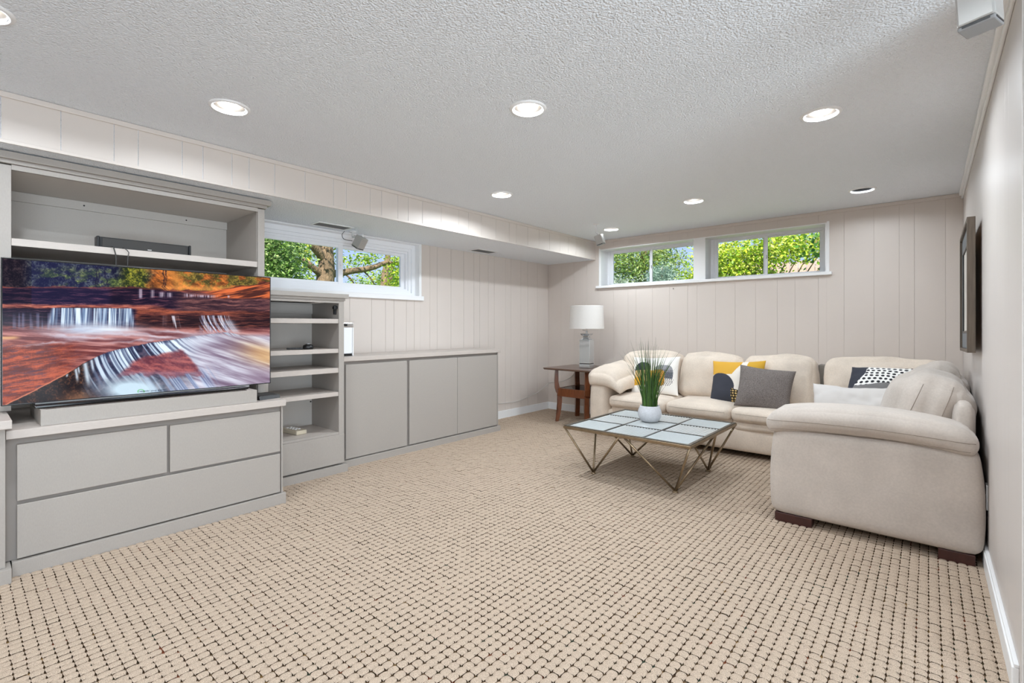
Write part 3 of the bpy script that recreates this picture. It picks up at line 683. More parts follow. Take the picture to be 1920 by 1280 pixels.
# sound bar on the hutch shelf
t = thing('soundbar', 'slim black soundbar standing on the open hutch shelf', 'speaker', (-3.64, .77, 1.656))
SX = -3.632
box('body', M['black'], t, SX - .07, SX, .548, .995, 1.6565, 1.722, .004)
box('grille', M['grille'], t, SX, SX + .004, .56, .985, 1.662, 1.716, .002)
box('end_cap', M['black'], t, SX - .07, SX + .006, .536, .549, 1.6565, 1.725, .004); box('end_cap', M['black'], t, SX - .07, SX + .006, .994, 1.006, 1.6565, 1.725, .004)
box('badge', M['silver'], t, SX + .004, SX + .0055, .775, .795, 1.667, 1.673, .0003)
b = NB(); tube(b, smooth_path([(-3.63, .592, 1.659), (HX + .006, .598, 1.660), (HX + .008, .604, 1.645), (HX + .008, .612, 1.60), (HX + .004, .612, 1.50), (HX - .02, .612, 1.35)]), .003, 6)
tag(obj('audio_cable', b, M['wire'], smooth=True), 'left one of two thin dark cables hanging over the hutch shelf edge', 'cable')
b = NB(); tube(b, [(-3.63, .642, 1.659), (HX + .006, .65, 1.660), (HX + .008, .664, 1.648), (HX + .006, .672, 1.636), (HX + .006, .668, 1.61), (HX + .004, .664, 1.50), (HX - .02, .664, 1.35)], .0025, 6)
tag(obj('audio_cable', b, M['wire'], smooth=True), 'right, kinked one of two thin dark cables over the hutch shelf edge', 'cable')

# small things on the cabinets
t = thing('media_box', 'small black wedge box on the cabinet top right of the riser', 'electronics', (-3.475, 1.395, .705))
b = NB(); prism(b, [(-.075, 0), (.075, 0), (.062, .024), (-.05, .030)], .15, Matrix.Translation((-3.475, 1.395, .7055)) @ Matrix.Rotation(math.radians(12), 4, 'Z')); obj('body', b, M['black'], t)
b = NB(); prism(b, [(-.05, .0303), (.06, .0245), (.06, .027), (-.05, .0325)], .13, Matrix.Translation((-3.475, 1.395, .7055)) @ Matrix.Rotation(math.radians(12), 4, 'Z')); obj('lid', b, M['grille'], t)
t = thing('remote_control', 'beige button remote lying on the bottom shelf of the shelf unit', 'remote', (-3.9, 1.80, .337))
mt = Matrix.Translation((-3.90, 1.80, .3375)) @ Matrix.Rotation(math.radians(8), 4, 'Z')
def tbox(x0, x1, y0, y1, z0, z1, bev, mtx): q = bx(NB(), x0, x1, y0, y1, z0, z1, bev); bmesh.ops.transform(q, matrix=mtx, verts=q.verts); return q
obj('body', tbox(-.11, .11, -.045, .045, 0, .034, .006, mt), M['beige'], t)
for i in range(4):
    for j in range(2): obj('button', tbox(-.07 + i * .036, -.05 + i * .036, -.025 + j * .03, -.005 + j * .03, .0345, .040, .002, mt), M['white'], t)
t = thing('game_controller', 'small black gadget with a handle on the second shelf of the shelf unit', 'electronics', (-3.78, 1.80, 1.019))
mt = Matrix.Translation((-3.76, 1.79, 1.0195)) @ Matrix.Rotation(math.radians(62), 4, 'Z')
obj('handle', tbox(-.10, .02, -.018, .018, 0, .014, .005, mt), M['black'], t)
bb = NB(); lathe(bb, [(0, 0), (.036, 0), (.042, .012), (.036, .032), (.02, .04), (0, .04)], mt @ Vector((.055, 0, 0)), 20); obj('head', bb, M['black'], t, True)
bb = NB(); lathe(bb, [(0, 0), (.016, 0), (.014, .006), (0, .007)], mt @ Vector((.055, 0, .0402)), 14); obj('knob', bb, M['silver_d'], t, True)
t = thing('upright_panel', 'slim white upright device with chrome corners on the console beside the shelf unit', 'electronics', (-3.90, 2.27, .941))
box('body', M['vinyl'], t, -3.94, -3.86, 2.16, 2.302, .962, 1.192, .006)
box('side_glass', M['white'], t, -3.944, -3.856, 2.3025, 2.314, .9415, 1.19, .003)
box('top_cap', M['chrome'], t, -3.942, -3.858, 2.158, 2.313, 1.1925, 1.234, .006)
box('foot', M['black'], t, -3.935, -3.865, 2.17, 2.301, .9415, .9615, .004)
box('button', M['black'], t, -3.8575, -3.852, 2.20, 2.25, 1.204, 1.224, .002)

# ------------------------------------------------------------------ recessed lights
def make_light(x, y, label, lit=True, src=None):
    t = thing('recessed_light', label, 'ceiling light', (x, y, ZC), 'round recessed ceiling lights')
    if src:
        for ch in src.children:
            c = ch.copy(); link(c); c.parent = t; WL[c] = WL[t]
            if not lit and c.name.startswith('bulb'):
                c.data = c.data.copy(); c.data.materials[0] = M['bulb_off']
            if not lit and c.name.startswith('reflector'):
                c.data = c.data.copy(); c.data.materials[0] = M['black']
        return t
    c0 = Vector((x, y, ZC))
    obj('trim_ring', lathe(NB(), [(.078, .006), (.078, -.006), (.083, -.009), (.094, -.005), (.098, 0), (.098, .001), (.084, .006), (.078, .006)], c0, 40), M['white'], t, True)
    obj('inner_ring', lathe(NB(), [(.0775, .01), (.0775, -.004), (.0745, -.004), (.0745, .01)], c0, 40), M['silver_d'], t, True)
    obj('reflector', lathe(NB(), [(.0742, .004), (.066, .035), (.058, .075), (0, .09), (0, .092), (.0762, .092), (.0762, .004)], c0, 36), M['refl'], t, True)
    obj('bulb', lathe(NB(), [(0, .012), (.020, .014), (.037, .020), (.044, .032), (.040, .055), (.026, .08), (0, .085)], c0, 28), M['bulb'], t, True)
    return t
LL = ['lit recessed ceiling light above the media hutch, second from the photo left edge', 'lit recessed ceiling light at the top middle of the photo',
      'large lit recessed ceiling light at upper right, nearest the right wall', 'lit recessed ceiling light beside the soffit face, midway along the room',
      'lit recessed ceiling light above the coffee table, before the back windows', 'unlit recessed ceiling light with a black throat near the back right corner',
      'lit recessed ceiling light close to the back wall, next to a hanging cube speaker', 'lit recessed ceiling light cut by the top left corner of the photo',
      'added unseen recessed ceiling light above the camera, beside the wall end', 'added unseen recessed ceiling light behind the camera, middle of the room', 'added unseen recessed ceiling light right of the camera in the rear area',
      'added unseen recessed ceiling light behind the camera near the soffit', 'added unseen recessed ceiling light in the rear area behind the right wall end']
first = None
WEAK = {0: .8, 3: 1.7, 4: .5, 6: .85}     # bulbs differ in strength
def bulb_light(k):
    l_ = bpy.data.lights.new('downlight', 'AREA'); l_.shape = 'DISK'; l_.size = .078; l_.energy = BULB_W * k; l_.color = (.84, .925, 1); return l_
ld = bpy.data.lights.new('downlight', 'AREA'); ld.shape = 'DISK'; ld.size = .078; ld.energy = BULB_W; ld.color = (.84, .925, 1)
for i, ((x, y), lb) in enumerate(zip(LIGHTS, LL)):
    t = make_light(x, y, lb, i != 5, first); first = first or t
    if i != 5:
        lo = link(bpy.data.objects.new('lamp_glow', bulb_light(WEAK[i]) if i in WEAK else ld)); lo.parent = t; lo.location = (0, 0, .0085)

# ------------------------------------------------------------------ cube speakers on stems, vents
def cube_speaker(label, mount, centre, yaw, tilt, tax, h=.115, s=.084):
    t = thing('cube_speaker', label, 'speaker', mount, 'silver cube speakers')
    mv = Vector(mount); cv = Vector(centre)
    R = Matrix.Rotation(tilt, 4, tax) @ Matrix.Rotation(yaw, 4, 'Z')
    obj('mount_plate', lathe(NB(), [(0, -.0005), (.034, -.0005), (.034, -.005), (.02, -.011), (0, -.011)], mv, 24), M['white'], t, True)
    top = cv + R @ Vector((0, 0, h / 2 + .012))
    obj('stem', tube(NB(), [mv - Vector((0, 0, .01)), Vector((mv.x, mv.y, top.z + .02)), top + Vector((0, 0, .004)), top - R @ Vector((0, 0, .010))], [.009, .009, .011, .011], 10), M['white'], t, True)
    T = Matrix.Translation(cv) @ R
    hs = s / 2
    q = bx(NB(), -hs, hs, -hs, hs, -h / 2 + .014, h / 2, .006); bmesh.ops.transform(q, matrix=T, verts=q.verts); obj('cabinet', q, M['silver'], t)
    q = bx(NB(), -hs * .97, hs * .97, -hs * .97, hs * .97, -h / 2 + .002, -h / 2 + .0138, .003); bmesh.ops.transform(q, matrix=T, verts=q.verts); cap = obj('grille', q, M['silver_d'], t)
    q = NB()
    for sx in (-1, 1):
        bx(q, min(sx * hs * .965, sx * hs * 1.006), max(sx * hs * .965, sx * hs * 1.006), -hs * .72, hs * .72, -h / 2 + .007, -h / 2 + .0115)
        bx(q, -hs * .72, hs * .72, min(sx * hs * .965, sx * hs * 1.006), max(sx * hs * .965, sx * hs * 1.006), -h / 2 + .007, -h / 2 + .0115)
    bmesh.ops.transform(q, matrix=T, verts=q.verts); obj('slot', q, M['black'], cap)
    return t
rv = (math.cos(.7132), math.sin(.7132), 0)      # direction across the view
ra = Vector((-math.sin(.7132), math.cos(.7132), 0))
t = cube_speaker('silver cube speaker on a short stem under the soffit, in front of the left window', (-4.12, 2.46, ZS), (-3.93, 2.42, 1.965), math.radians(18), math.radians(32), Vector((-.3, .9, 0)).normalized())
b = NB(); tube(b, smooth_path([(-4.16, 2.40, 2.095), (-4.15, 2.37, 2.06), (-4.10, 2.36, 2.01), (-4.00, 2.385, 1.985)]), .003, 6); obj('cord', b, M['wire'], t, True)
cube_speaker('silver cube speaker hanging from the ceiling at the end of the soffit', (-2.82, 4.70, ZC), (-2.79, 4.73, 2.168), math.radians(10), math.radians(-17), ra)
cube_speaker('silver cube speaker at the top right, hung close to the right wall', (.112, 1.93, ZC), (.108, 1.902, 2.098), math.radians(-17.5), math.radians(-4), ra, .112, .082)

def vent(label, x0, x1, y0, y1):
    t = thing('ceiling_vent', label, 'vent', ((x0 + x1) / 2, (y0 + y1) / 2, ZS), 'grey soffit vents')
    b = NB()
    for a in ((x0 - .025, x0, y0 - .02, y1 + .02), (x1, x1 + .025, y0 - .02, y1 + .02), (x0, x1, y0 - .02, y0), (x0, x1, y1, y1 + .02)): bx(b, *a, ZS - .006, ZS - .0005, .001)
    obj('frame', b, M['white'], t)
    box('backing', M['vent_d'], t, x0, x1, y0, y1, ZS - .0015, ZS - .0005, 0)
    n = 9
    for i in range(n):
        xx = x0 + (i + .5) * (x1 - x0) / n
        q = bx(NB(), -.0045, .0045, y0, y1, -.0006, .0006); bmesh.ops.transform(q, matrix=Matrix.Translation((xx, 0, ZS - .005)) @ Matrix.Rotation(.5, 4, 'Y'), verts=q.verts)
        obj('slat', q, M['vent'], t)
    return t
vent('grey slatted vent in the soffit underside near the left window', -4.09, -3.97, 2.055, 2.35)
vent('grey slatted vent in the soffit underside past the left window', -4.08, -3.95, 3.97, 4.27)

# ------------------------------------------------------------------ end table and lamp
t = thing('end_table', 'walnut end table with curved legs and a lower shelf in the corner', 'table', (-3.335, 5.21, 0))
b = NB(); z0, z1 = .660, .682
tp = []
def rr_poly(x0, x1, y0, y1, r, n=5):
    P = []
    for cx, cy, a0 in ((x1 - r, y1 - r, 0), (x0 + r, y1 - r, 90), (x0 + r, y0 + r, 180), (x1 - r, y0 + r, 270)):
        for k in range(n + 1):
            a = math.radians(a0 + 90 * k / n); P.append((cx + r * math.cos(a), cy + r * math.sin(a)))
    return P
def slab(x0, x1, y0, y1, r, z0, z1):
    b = NB(); P = rr_poly(x0, x1, y0, y1, r); cx, cy = (x0 + x1) / 2, (y0 + y1) / 2
    lo = [b.verts.new((cx + (x - cx) * .975, cy + (y - cy) * .975, z0)) for x, y in P]; mi = [b.verts.new((x, y, z0 + (z1 - z0) * .6)) for x, y in P]; hi = [b.verts.new((cx + (x - cx) * .995, cy + (y - cy) * .995, z1)) for x, y in P]
    n = len(P)
    b.faces.new(lo[::-1]); b.faces.new(hi)
    for A, B in ((lo, mi), (mi, hi)):
        for i in range(n): b.faces.new([A[i], A[(i + 1) % n], B[(i + 1) % n], B[i]])
    return b
obj('tabletop', slab(-3.70, -2.985, 4.855, 5.59, .035, z0, z1), M['woodtop'], t)
b = NB(); 
for a in ((-3.548, -3.13, 4.965, 4.985), (-3.548, -3.13, 5.435, 5.455), (-3.555, -3.535, 4.975, 5.445), (-3.145, -3.125, 4.975, 5.445)): bx(b, *a, .325, .428, .006)
obj('apron', b, M['wood'], t)
box('shelf', M['tint'], t, -3.534, -3.146, 4.986, 5.434, .418, .424, .001)
box('shelf_board', M['woodtop'], t, -3.534, -3.146, 4.986, 5.434, .335, .35, .001)
LEGP = [(.048, .658), (.085, .658), (.088, .60), (.092, .52), (.088, .44), (.072, .385), (.050, .362), (.030, .35), (.020, .28), (.022, .18), (.038, .08), (.062, 0), (.098, 0), (.080, .085), (.066, .18), (.062, .27), (.062, .318), (.005, .318)]
UP = [(.058, .658), (.092, .658), (.098, .60), (.104, .52), (.100, .43), (.082, .37), (.055, .338), (.02, .33), (.02, .40), (.045, .45), (.062, .53), (.066, .60)]
LO = [(.012, .33), (.068, .335), (.060, .25), (.062, .16), (.076, .07), (.096, 0), (.060, 0), (.036, .08), (.02, .17), (.012, .26)]
for sx in (-1, 1):
    for sy in (-1, 1):
        cxx, cyy = (-3.335 + sx * .17), (5.21 + sy * .18)
        a = math.atan2(sy, sx)
        T = Matrix.Translation((cxx, cyy, 0)) @ Matrix.Rotation(a, 4, 'Z')
        b = NB(); prism(b, UP, .06, T); prism(b, LO, .055, T); o = obj('leg', b, M['wood'], t)
        mod = o.modifiers.new('b', 'BEVEL'); mod.width = .006; mod.segments = 2; mod.limit_method = 'ANGLE'

t = thing('table_lamp', 'mirrored square table lamp with a white drum shade on the end table', 'lamp', (-3.25, 5.19, .682))
c0 = Vector((-3.25, 5.19, 0))
M['mirror'] = mat('mirrored_glass', (214, 218, 220), .08, metal=.85)
def qbox(name, m, hx, z0, z1, bev=.004, z_top_h=None):
    q = NB(); bx(q, -hx, hx, -hx, hx, z0, z1, bev)
    if z_top_h:
        for v in q.verts:
            if v.co.z > (z0 + z1) / 2: v.co.x *= z_top_h / hx; v.co.y *= z_top_h / hx
    bmesh.ops.transform(q, matrix=Matrix.Translation(c0) @ Matrix.Rotation(math.radians(8), 4, 'Z'), verts=q.verts)
    return obj(name, q, m, t)
qbox('plinth', M['mirror'], .071, .6825, .734); qbox('base_joint', M['black'], .066, .7345, .739, 0)
qbox('body', M['mirror'], .069, .7395, 1.035); qbox('shoulder', M['mirror'], .058, 1.0355, 1.062, .003, .034)
qbox('neck', M['mirror'], .034, 1.0625, 1.082, .002); qbox('collar', M['chrome'], .042, 1.0825, 1.105, .003, .06); qbox('collar_plate', M['chrome'], .062, 1.1055, 1.114, .002)
obj('rod', tube(NB(), [c0 + Vector((0, 0, 1.1145)), c0 + Vector((0, 0, 1.24))], .011, 14), M['chrome'], t, True)
b = NB(); tube(b, [c0 + Vector((-.012, -.02, 1.15)), c0 + Vector((-.035, -.045, 1.16))], .003, 6); obj('switch', b, M['chrome'], t)
obj('lamp_shade', lathe(NB(), [(.215, 1.172), (.215, 1.176), (.205, 1.454), (.205, 1.458), (.202, 1.458), (.212, 1.172), (.215, 1.172)], c0, 56), M['linen'], t, True)
b = NB()
for k in range(3):
    a = k * 2.094; tube(b, [c0 + Vector((0, 0, 1.24)), c0 + Vector((.205 * math.cos(a), .205 * math.sin(a), 1.25))], .002, 5)
obj('shade_spider', b, M['chrome'], t)

b = NB(); tube(b, smooth_path([(XL + .008, 4.25, .27), (XL + .008, 4.42, .235), (XL + .006, 4.60, .205), (XL + .005, 4.78, .196), (XL + .005, 4.93, .192), (XL + .005, 5.12, .213), (XL + .005, 5.42, .268), (XL + .006, 5.64, .36), (XL + .05, YB - .006, .39), (-3.9, YB - .006, .44), (-3.66, YB - .02, .60), (-3.55, 5.61, .672), (-3.45, 5.50, .686), (-3.33, 5.27, .687)]), .0032, 6)
tag(obj('lamp_cord', b, M['cable'], smooth=True), 'thin white lamp cord sagging along the left wall to the corner', 'cord')

# ------------------------------------------------------------------ coffee table
ZT = .402; CT = Vector((-1.72, 3.73, 0)); H = .515
t = thing('coffee_table', 'square bronze-framed coffee table with nine ribbed glass panels and splayed rod legs', 'table', CT)
b = NB()
for a in ((-H, H, -H, -H + .022), (-H, H, H - .022, H), (-H, -H + .022, -H + .022, H - .022), (H - .022, H, -H + .022, H - .022)):
    bx(b, CT.x + a[0], CT.x + a[1], CT.y + a[2], CT.y + a[3], ZT - .024, ZT - .002, .003)
obj('frame', b, M['brass'], t)
b = NB()
for a in ((-H + .006, H - .006, -H + .006, -H + .028), (-H + .006, H - .006, H - .028, H - .006), (-H + .006, -H + .028, -H + .028, H - .028), (H - .028, H - .006, -H + .028, H - .028)):
    bx(b, CT.x + a[0], CT.x + a[1], CT.y + a[2], CT.y + a[3], ZT - .002, ZT + .003, .0015)
obj('rim', b, mat('dark_bronze', (104, 98, 88), .35, metal=.7), t)
I = H - .028; step = 2 * I / 3
b = NB()
for k in (1, 2):
    q = -I + k * step
    bx(b, CT.x + q - .005, CT.x + q + .005, CT.y - I, CT.y + I, ZT - .012, ZT + .002); bx(b, CT.x - I, CT.x + I, CT.y + q - .005, CT.y + q + .005, ZT - .012, ZT + .0015)
obj('divider', b, mat('divider_bronze', (80, 78, 72), .4, metal=.6), t)
def ribbed(x0, x1, y0, y1, along):
    q = NB(); n = 13; seg = 8
    if along == 'y':   # ribs run along y
        xs = [x0 + (x1 - x0) * i / (n * seg) for i in range(n * seg + 1)]
        z = [ZT - .0065 + .006 * abs(math.sin(math.pi * i / seg)) ** .8 for i in range(n * seg + 1)]
        A = [q.verts.new((x, y0, zz)) for x, zz in zip(xs, z)]; B = [q.verts.new((x, y1, zz)) for x, zz in zip(xs, z)]
    else:
        ys = [y0 + (y1 - y0) * i / (n * seg) for i in range(n * seg + 1)]
        z = [ZT - .0065 + .006 * abs(math.sin(math.pi * i / seg)) ** .8 for i in range(n * seg + 1)]
        A = [q.verts.new((x0, y, zz)) for y, zz in zip(ys, z)]; B = [q.verts.new((x1, y, zz)) for y, zz in zip(ys, z)]
    for i in range(len(A) - 1): q.faces.new([A[i], A[i + 1], B[i + 1], B[i]])
    lo = [q.verts.new((x, y, ZT - .010)) for x, y in ((x0, y0), (x1, y0), (x1, y1), (x0, y1))]; q.faces.new(lo[::-1])
    return q
for i in range(3):
    for j in range(3):
        x0 = CT.x - I + i * step + .006; y0 = CT.y - I + j * step + .006
        obj('glass_panel', ribbed(x0, x0 + step - .012, y0, y0 + step - .012, 'x' if (i + j) % 2 == 0 else 'y'), M['rib'], t, True, recalc=True)
e = H - .012
for sx in (-1, 1):
    for sy in (-1, 1):
        f = Vector((CT.x + sx * .34, CT.y + sy * .34, .018)); lg = NB()
        for q in ((sx * e, sy * e), (0 + sx * .022, sy * e), (sx * e, 0 + sy * .022)):
            tube(lg, [f, (CT.x + q[0], CT.y + q[1], ZT - .022)], .0085, 10)
        o = obj('leg', lg, M['brass'], t, True)
        obj('foot', lathe(NB(), [(0, .009), (.020, .009), (.022, .013), (.018, .020), (0, .022)], (f.x, f.y, 0), 18), M['brass'], o, True)

# potted grass
PC = Vector((-1.775, 3.82, ZT + .004))
t = thing('potted_grass', 'tall green ornamental grass in a round grey textured pot on the coffee table', 'plant', PC)
obj('pot', lathe(NB(), [(0, 0), (.060, 0), (.076, .010), (.092, .040), (.097, .068), (.092, .098), (.080, .122), (.078, .132), (.072, .132), (.074, .118), (.068, .112), (0, .112)], PC, 40), M['pot'], t, True)
obj('soil', lathe(NB(), [(0, .114), (.05, .116), (.072, .1145), (.072, .1125), (0, .1125)], PC, 24), M['soil'], t, True)
gm = bpy.data.materials.new('grass_blade'); gm.use_nodes = True
gp = gm.node_tree.nodes['Principled BSDF']; gp.inputs['Roughness'].default_value = .55
ga = gm.node_tree.nodes.new('ShaderNodeVertexColor'); ga.layer_name = 'print'; gm.node_tree.links.new(ga.outputs['Color'], gp.inputs['Base Color'])
b = NB(); colr = []
for k in range(230):
    a = random.uniform(0, 2 * math.pi); r0 = .062 * math.sqrt(random.random()); base = PC + Vector((r0 * math.cos(a), r0 * math.sin(a), .113))
    tall = random.random()
    L_ = .20 + .34 * tall ** 1.1 if k > 28 else random.uniform(.50, .60)
    lean = (.05 + .40 * random.random() ** 1.4) * (1.0 if k > 28 else .5); a2 = a + random.gauss(0, .5); d = Vector((math.cos(a2), math.sin(a2), 0)); n = d.cross(Vector((0, 0, 1)))
    n = (n + d * random.uniform(-1, 1)).normalized(); w0 = random.uniform(.0022, .0042)
    prev = None; col = lin(random.choice([(58, 92, 34), (74, 112, 44), (48, 76, 32), (96, 132, 58), (66, 96, 46)]))
    for s_ in range(6):
        f = s_ / 5; p = base + d * (lean * L_ * f ** 1.7) + Vector((0, 0, L_ * (f - .18 * lean * f * f)))
        w_ = w0 * (1 - f ** 2) + .0003
        v = (b.verts.new(p - n * w_), b.verts.new(p + n * w_)); tip = f > .75 and k < 60
        colr += [tuple(c * (1 - .4 * (f > .7)) for c in col)] * 2
        if prev: b.faces.new((prev[0], prev[1], v[1], v[0]))
        prev = v
o = obj('grass_blades', b, gm, t, recalc=False); set_color(o.data, 'print', np.array(colr)); o['kind'] = 'stuff'

# ------------------------------------------------------------------ sectional sofa
t = thing('sectional_sofa', 'cream microsuede L-shaped sectional sofa along the back and right walls', 'sofa', (-1.3, 4.9, 0))
SU, SU_SHADE = M['suede'], M['suede_shade']
# bases
obj('base', rbox((-2.80, 4.685, .055), (-.66, 5.58, .30), .035, 8, (0, .02, 0), .003, 4, 1), SU, t, True)
obj('base', rbox((-.725, 3.45, .055), (.185, 5.58, .30), .035, 8, (.01, 0, 0), .003, 4, 2), SU, t, True)
for i, (a, c) in enumerate(((-2.62, -1.98), (-1.985, -1.365), (-1.37, -.70))):
    obj('front_roll', rbox((a, 4.655, .245), (c, 4.95, .375), .055, 9, (0, .012, .0), .006, 5, 10 + i), SU, t, True)
    q = rbox((a + .004, 4.60, .335), (c - .004, 5.36, .462), .052, 14, (.004, .012, .022), .005, 5, 20 + i)
    bv = BVHTree.FromBMesh(q)
    obj('seat_cushion', q, SU, t, True)
    seam(bv, [(a + .05 + (c - a - .1) * k / 16, 4.7, .415) for k in range(17)], (0, 1, 0), 'seat_seam', t, .0016)
obj('seat_cushion', rbox((-.70, 4.40, .335), (.10, 5.36, .462), .05, 10, (0, 0, .02), .004, 5, 25), SU, t, True)
obj('seat_cushion', rbox((-.735, 3.58, .335), (.10, 4.395, .462), .05, 10, (0, 0, .02), .004, 5, 26), SU_SHADE, t, True)
# backs
obj('back_frame', rbox((-2.80, 5.40, .30), (-.74, 5.60, .80), .05, 8, (0, 0, 0), .004, 4, 30), SU, t, True)
obj('back_frame', rbox((-.735, 5.40, .30), (.19, 5.60, .80), .05, 8, (0, 0, 0), .004, 4, 31), SU, t, True)
obj('back_frame', rbox((.065, 3.50, .30), (.19, 5.42, .795), .05, 10, (0, 0, .0), .004, 4, 32, deform=lambda w, P: Vector((w.x + ((.035) * (P.z + 1) * .5 * (1 - P.x) * .5), w.y, w.z - .02 * max(0, P.x)))), SU_SHADE, t, True)
box('link_strap', M['strap'], t, -.785, -.705, 5.30, 5.39, .40, .845, .01)
lean = Matrix.Rotation(math.radians(-10), 4, 'X')
def back_shape(k):
    def f(w, P):
        # shoulders drop, top rolls backwards, sides swell low down
        w.y += .05 * max(0, P.z) ** 2
        w.z -= .014 * abs(P.x) ** 4 * (P.z > 0)
        return w
    return f
for i, (a, c, zt) in enumerate(((-2.735, -2.065, .905), (-2.05, -1.425, .905), (-1.41, -.785, .905), (-.715, .16, .915))):
    q = rbox((a, 5.10, .425), (c, 5.36, zt), .07, 20, (.012, .05, .032), .019, 5.2, 40 + i, back_shape(i), lean)
    o = obj('back_cushion', q, SU, t, True)
# right run: two fat fluted cushions leaning on the wall side
lean2 = Matrix.Rotation(math.radians(17), 4, 'Y')
for i, (y0, y1, zt, x0) in enumerate(((3.60, 4.36, .905, -.185), (4.38, 5.06, .925, -.11))):
    q = rbox((x0, y0, .47), (.155, y1, zt), .125, 18, (.05, .035, .03), .008, 4, 50 + i, None, lean2,
             grooves=((0, -.10, .016, .10, 1), (0, .62, .014, .10, 1), (1, -.34, .018, .10, 2), (1, .34, .018, .10, 2)))
    bv = BVHTree.FromBMesh(q)
    obj('back_cushion', q, SU_SHADE, t, True)
    if i == 0:
        seam(bv, [(-.125 + .10 * f, y0, .60 + .27 * f) for f in np.linspace(0, 1, 16)], (0, 1, 0), 'cushion_seam', t, .0018)
        seam(bv, [(.02 + .085 * f, y0, .60 + .26 * f) for f in np.linspace(0, 1, 16)], (0, 1, 0), 'cushion_seam', t, .0018)
        seam(bv, [(-.17 + .29 * f, y0, .675 + .012 * math.sin(f * 3)) for f in np.linspace(0, 1, 18)], (0, 1, 0), 'cushion_seam', t, .0014)
# near arm (at the camera end)
def arm_body(w, P):
    w.x += .012 * (1 - P.z ** 2) * P.x - .008 * P.z * P.x
    return w
obj('arm', rbox((-.735, 3.300, .055), (.195, 3.60, .585), .05, 16, (.010, .012, 0), .003, 3, 60, arm_body), SU_SHADE, t, True)
def pad_shape(w, P):
    u = P.x
    w.z += .022 * (1 - u * u) - .03 * max(0, u) ** 3 - .03 * max(0, -u) ** 4
    return w
q = rbox((-.765, 3.262, .566), (.185, 3.60, .706), .066, 18, (.006, .006, .010), .004, 3, 61, pad_shape); bv = BVHTree.FromBMesh(q)
obj('arm_pad', q, SU_SHADE, t, True)
seam(bv, [(-.755 + .93 * f, 3.2, .628 + .018 * (1 - (2 * f - 1) ** 2) - .008 * f) for f in np.linspace(0, 1, 40)], (0, 1, 0), 'pad_seam', t, .0018)
seam(bv, [(-.735 + .89 * f, 3.2, .577 + .012 * (1 - (2 * f - 1) ** 2)) for f in np.linspace(0, 1, 40)], (0, 1, 0), 'pad_seam', t, .0012)
# far arm (beside the end table)
def larm(w, P):
    w.x -= .02 * (1 - P.z ** 2)
    return w
obj('arm', rbox((-2.865, 4.63, .055), (-2.635, 5.55, .60), .075, 14, (.012, .02, 0), .004, 4, 62, larm), SU, t, True)
def lpad(w, P):
    w.z += -.07 * max(0, P.x) ** 1.5 - .05 * max(0, -P.y) ** 2 + .05 * max(0, P.y) ** 1.0 + .015 * (1 - P.x ** 2)
    w.x += .04 * max(0, P.x) * (1 - P.z) * .5
    return w
obj('arm_pad', rbox((-2.885, 4.585, .575), (-2.49, 5.36, .75), .08, 16, (.01, .015, .015), .010, 5, 63, lpad), SU, t, True)
for x0, x1, y0, y1 in ((-.722, -.525, 3.318, 3.40), (.035, .175, 3.318, 3.40), (-2.80, -2.66, 4.72, 4.80), (-.68, -.58, 4.95, 5.05), (-2.8, -2.68, 5.45, 5.55), (.05, .16, 5.4, 5.5)):
    box('leg', M['leg'], t, x0, x1, y0, y1, .0, .060, .004)

# ------------------------------------------------------------------ loose pillows
def pillow(name, label, m, c, w, h, th, yaw, tiltback, roll=0, paint=None, n=40, pinch=.07, amp=.006, seed=0, slump=0):
    """two-sided stuffed square; faces -y before yaw"""
    u = np.linspace(-1, 1, n); U, V = np.meshgrid(u, u, indexing='ij')
    prof = np.clip((1 - np.abs(U) ** 2.6) * (1 - np.abs(V) ** 2.6), 0, 1) ** .55
    X = U * w / 2 * (1 - pinch * (1 - V ** 2)); Z = V * h / 2 * (1 - pinch * (1 - U ** 2))
    Rm = Matrix.Translation(c) @ Matrix.Rotation(yaw, 4, 'Z') @ Matrix.Rotation(-tiltback, 4, 'X') @ Matrix.Rotation(roll, 4, 'Y')
    vs = []; cols = []; ids = np.zeros((2, n, n), int)
    for side in (0, 1):
        s = -1 if side == 0 else 1
        for i in range(n):
            for j in range(n):
                edge = i in (0, n - 1) or j in (0, n - 1)
                if side == 1 and edge: ids[1, i, j] = ids[0, i, j]; continue
                p = Vector((X[i, j], s * th / 2 * prof[i, j], Z[i, j]))
                p.y += slump * (V[i, j] ** 2 - .4) * -.5 * 0 + slump * (U[i, j] ** 2) * .5
                nz_ = mnoise.noise_vector(p * 7 + Vector((seed * 3.7, seed, seed * 1.3))) * amp + mnoise.noise_vector(p * 18 + Vector((seed, seed * 2.1, 0))) * amp * .4
                p += nz_ * (.4 + .6 * prof[i, j])
                ids[side, i, j] = len(vs); vs.append(Rm @ p)
                if paint: cols.append(paint(U[i, j], V[i, j], side))
    fs = []
    for side in (0, 1):
        for i in range(n - 1):
            for j in range(n - 1):
                q = [ids[side, i, j], ids[side, i + 1, j], ids[side, i + 1, j + 1], ids[side, i, j + 1]]
                fs.append(q if side == 0 else q[::-1])
    me = bpy.data.meshes.new(name); me.from_pydata([tuple(v - Vector(c)) for v in vs], [], [tuple(int(k) for k in f) for f in fs])
    for p in me.polygons: p.use_smooth = True
    if paint: set_color(me, 'print', srgb2lin(np.array(cols, float)))
    me.materials.append(m); o = link(bpy.data.objects.new(name, me)); o.location = c; WL[o] = Vector(c)
    tag(o, label, 'pillow'); return o
def dots(u, v, sp, r):
    row = math.floor(v / sp); uu = u + (row % 2) * sp * .5 + .25 * sp * math.sin(row * 2.3)
    du = (uu / sp - math.floor(uu / sp) - .5) * sp; dv = (v / sp - row - .5) * sp
    return du * du + dv * dv < r * r
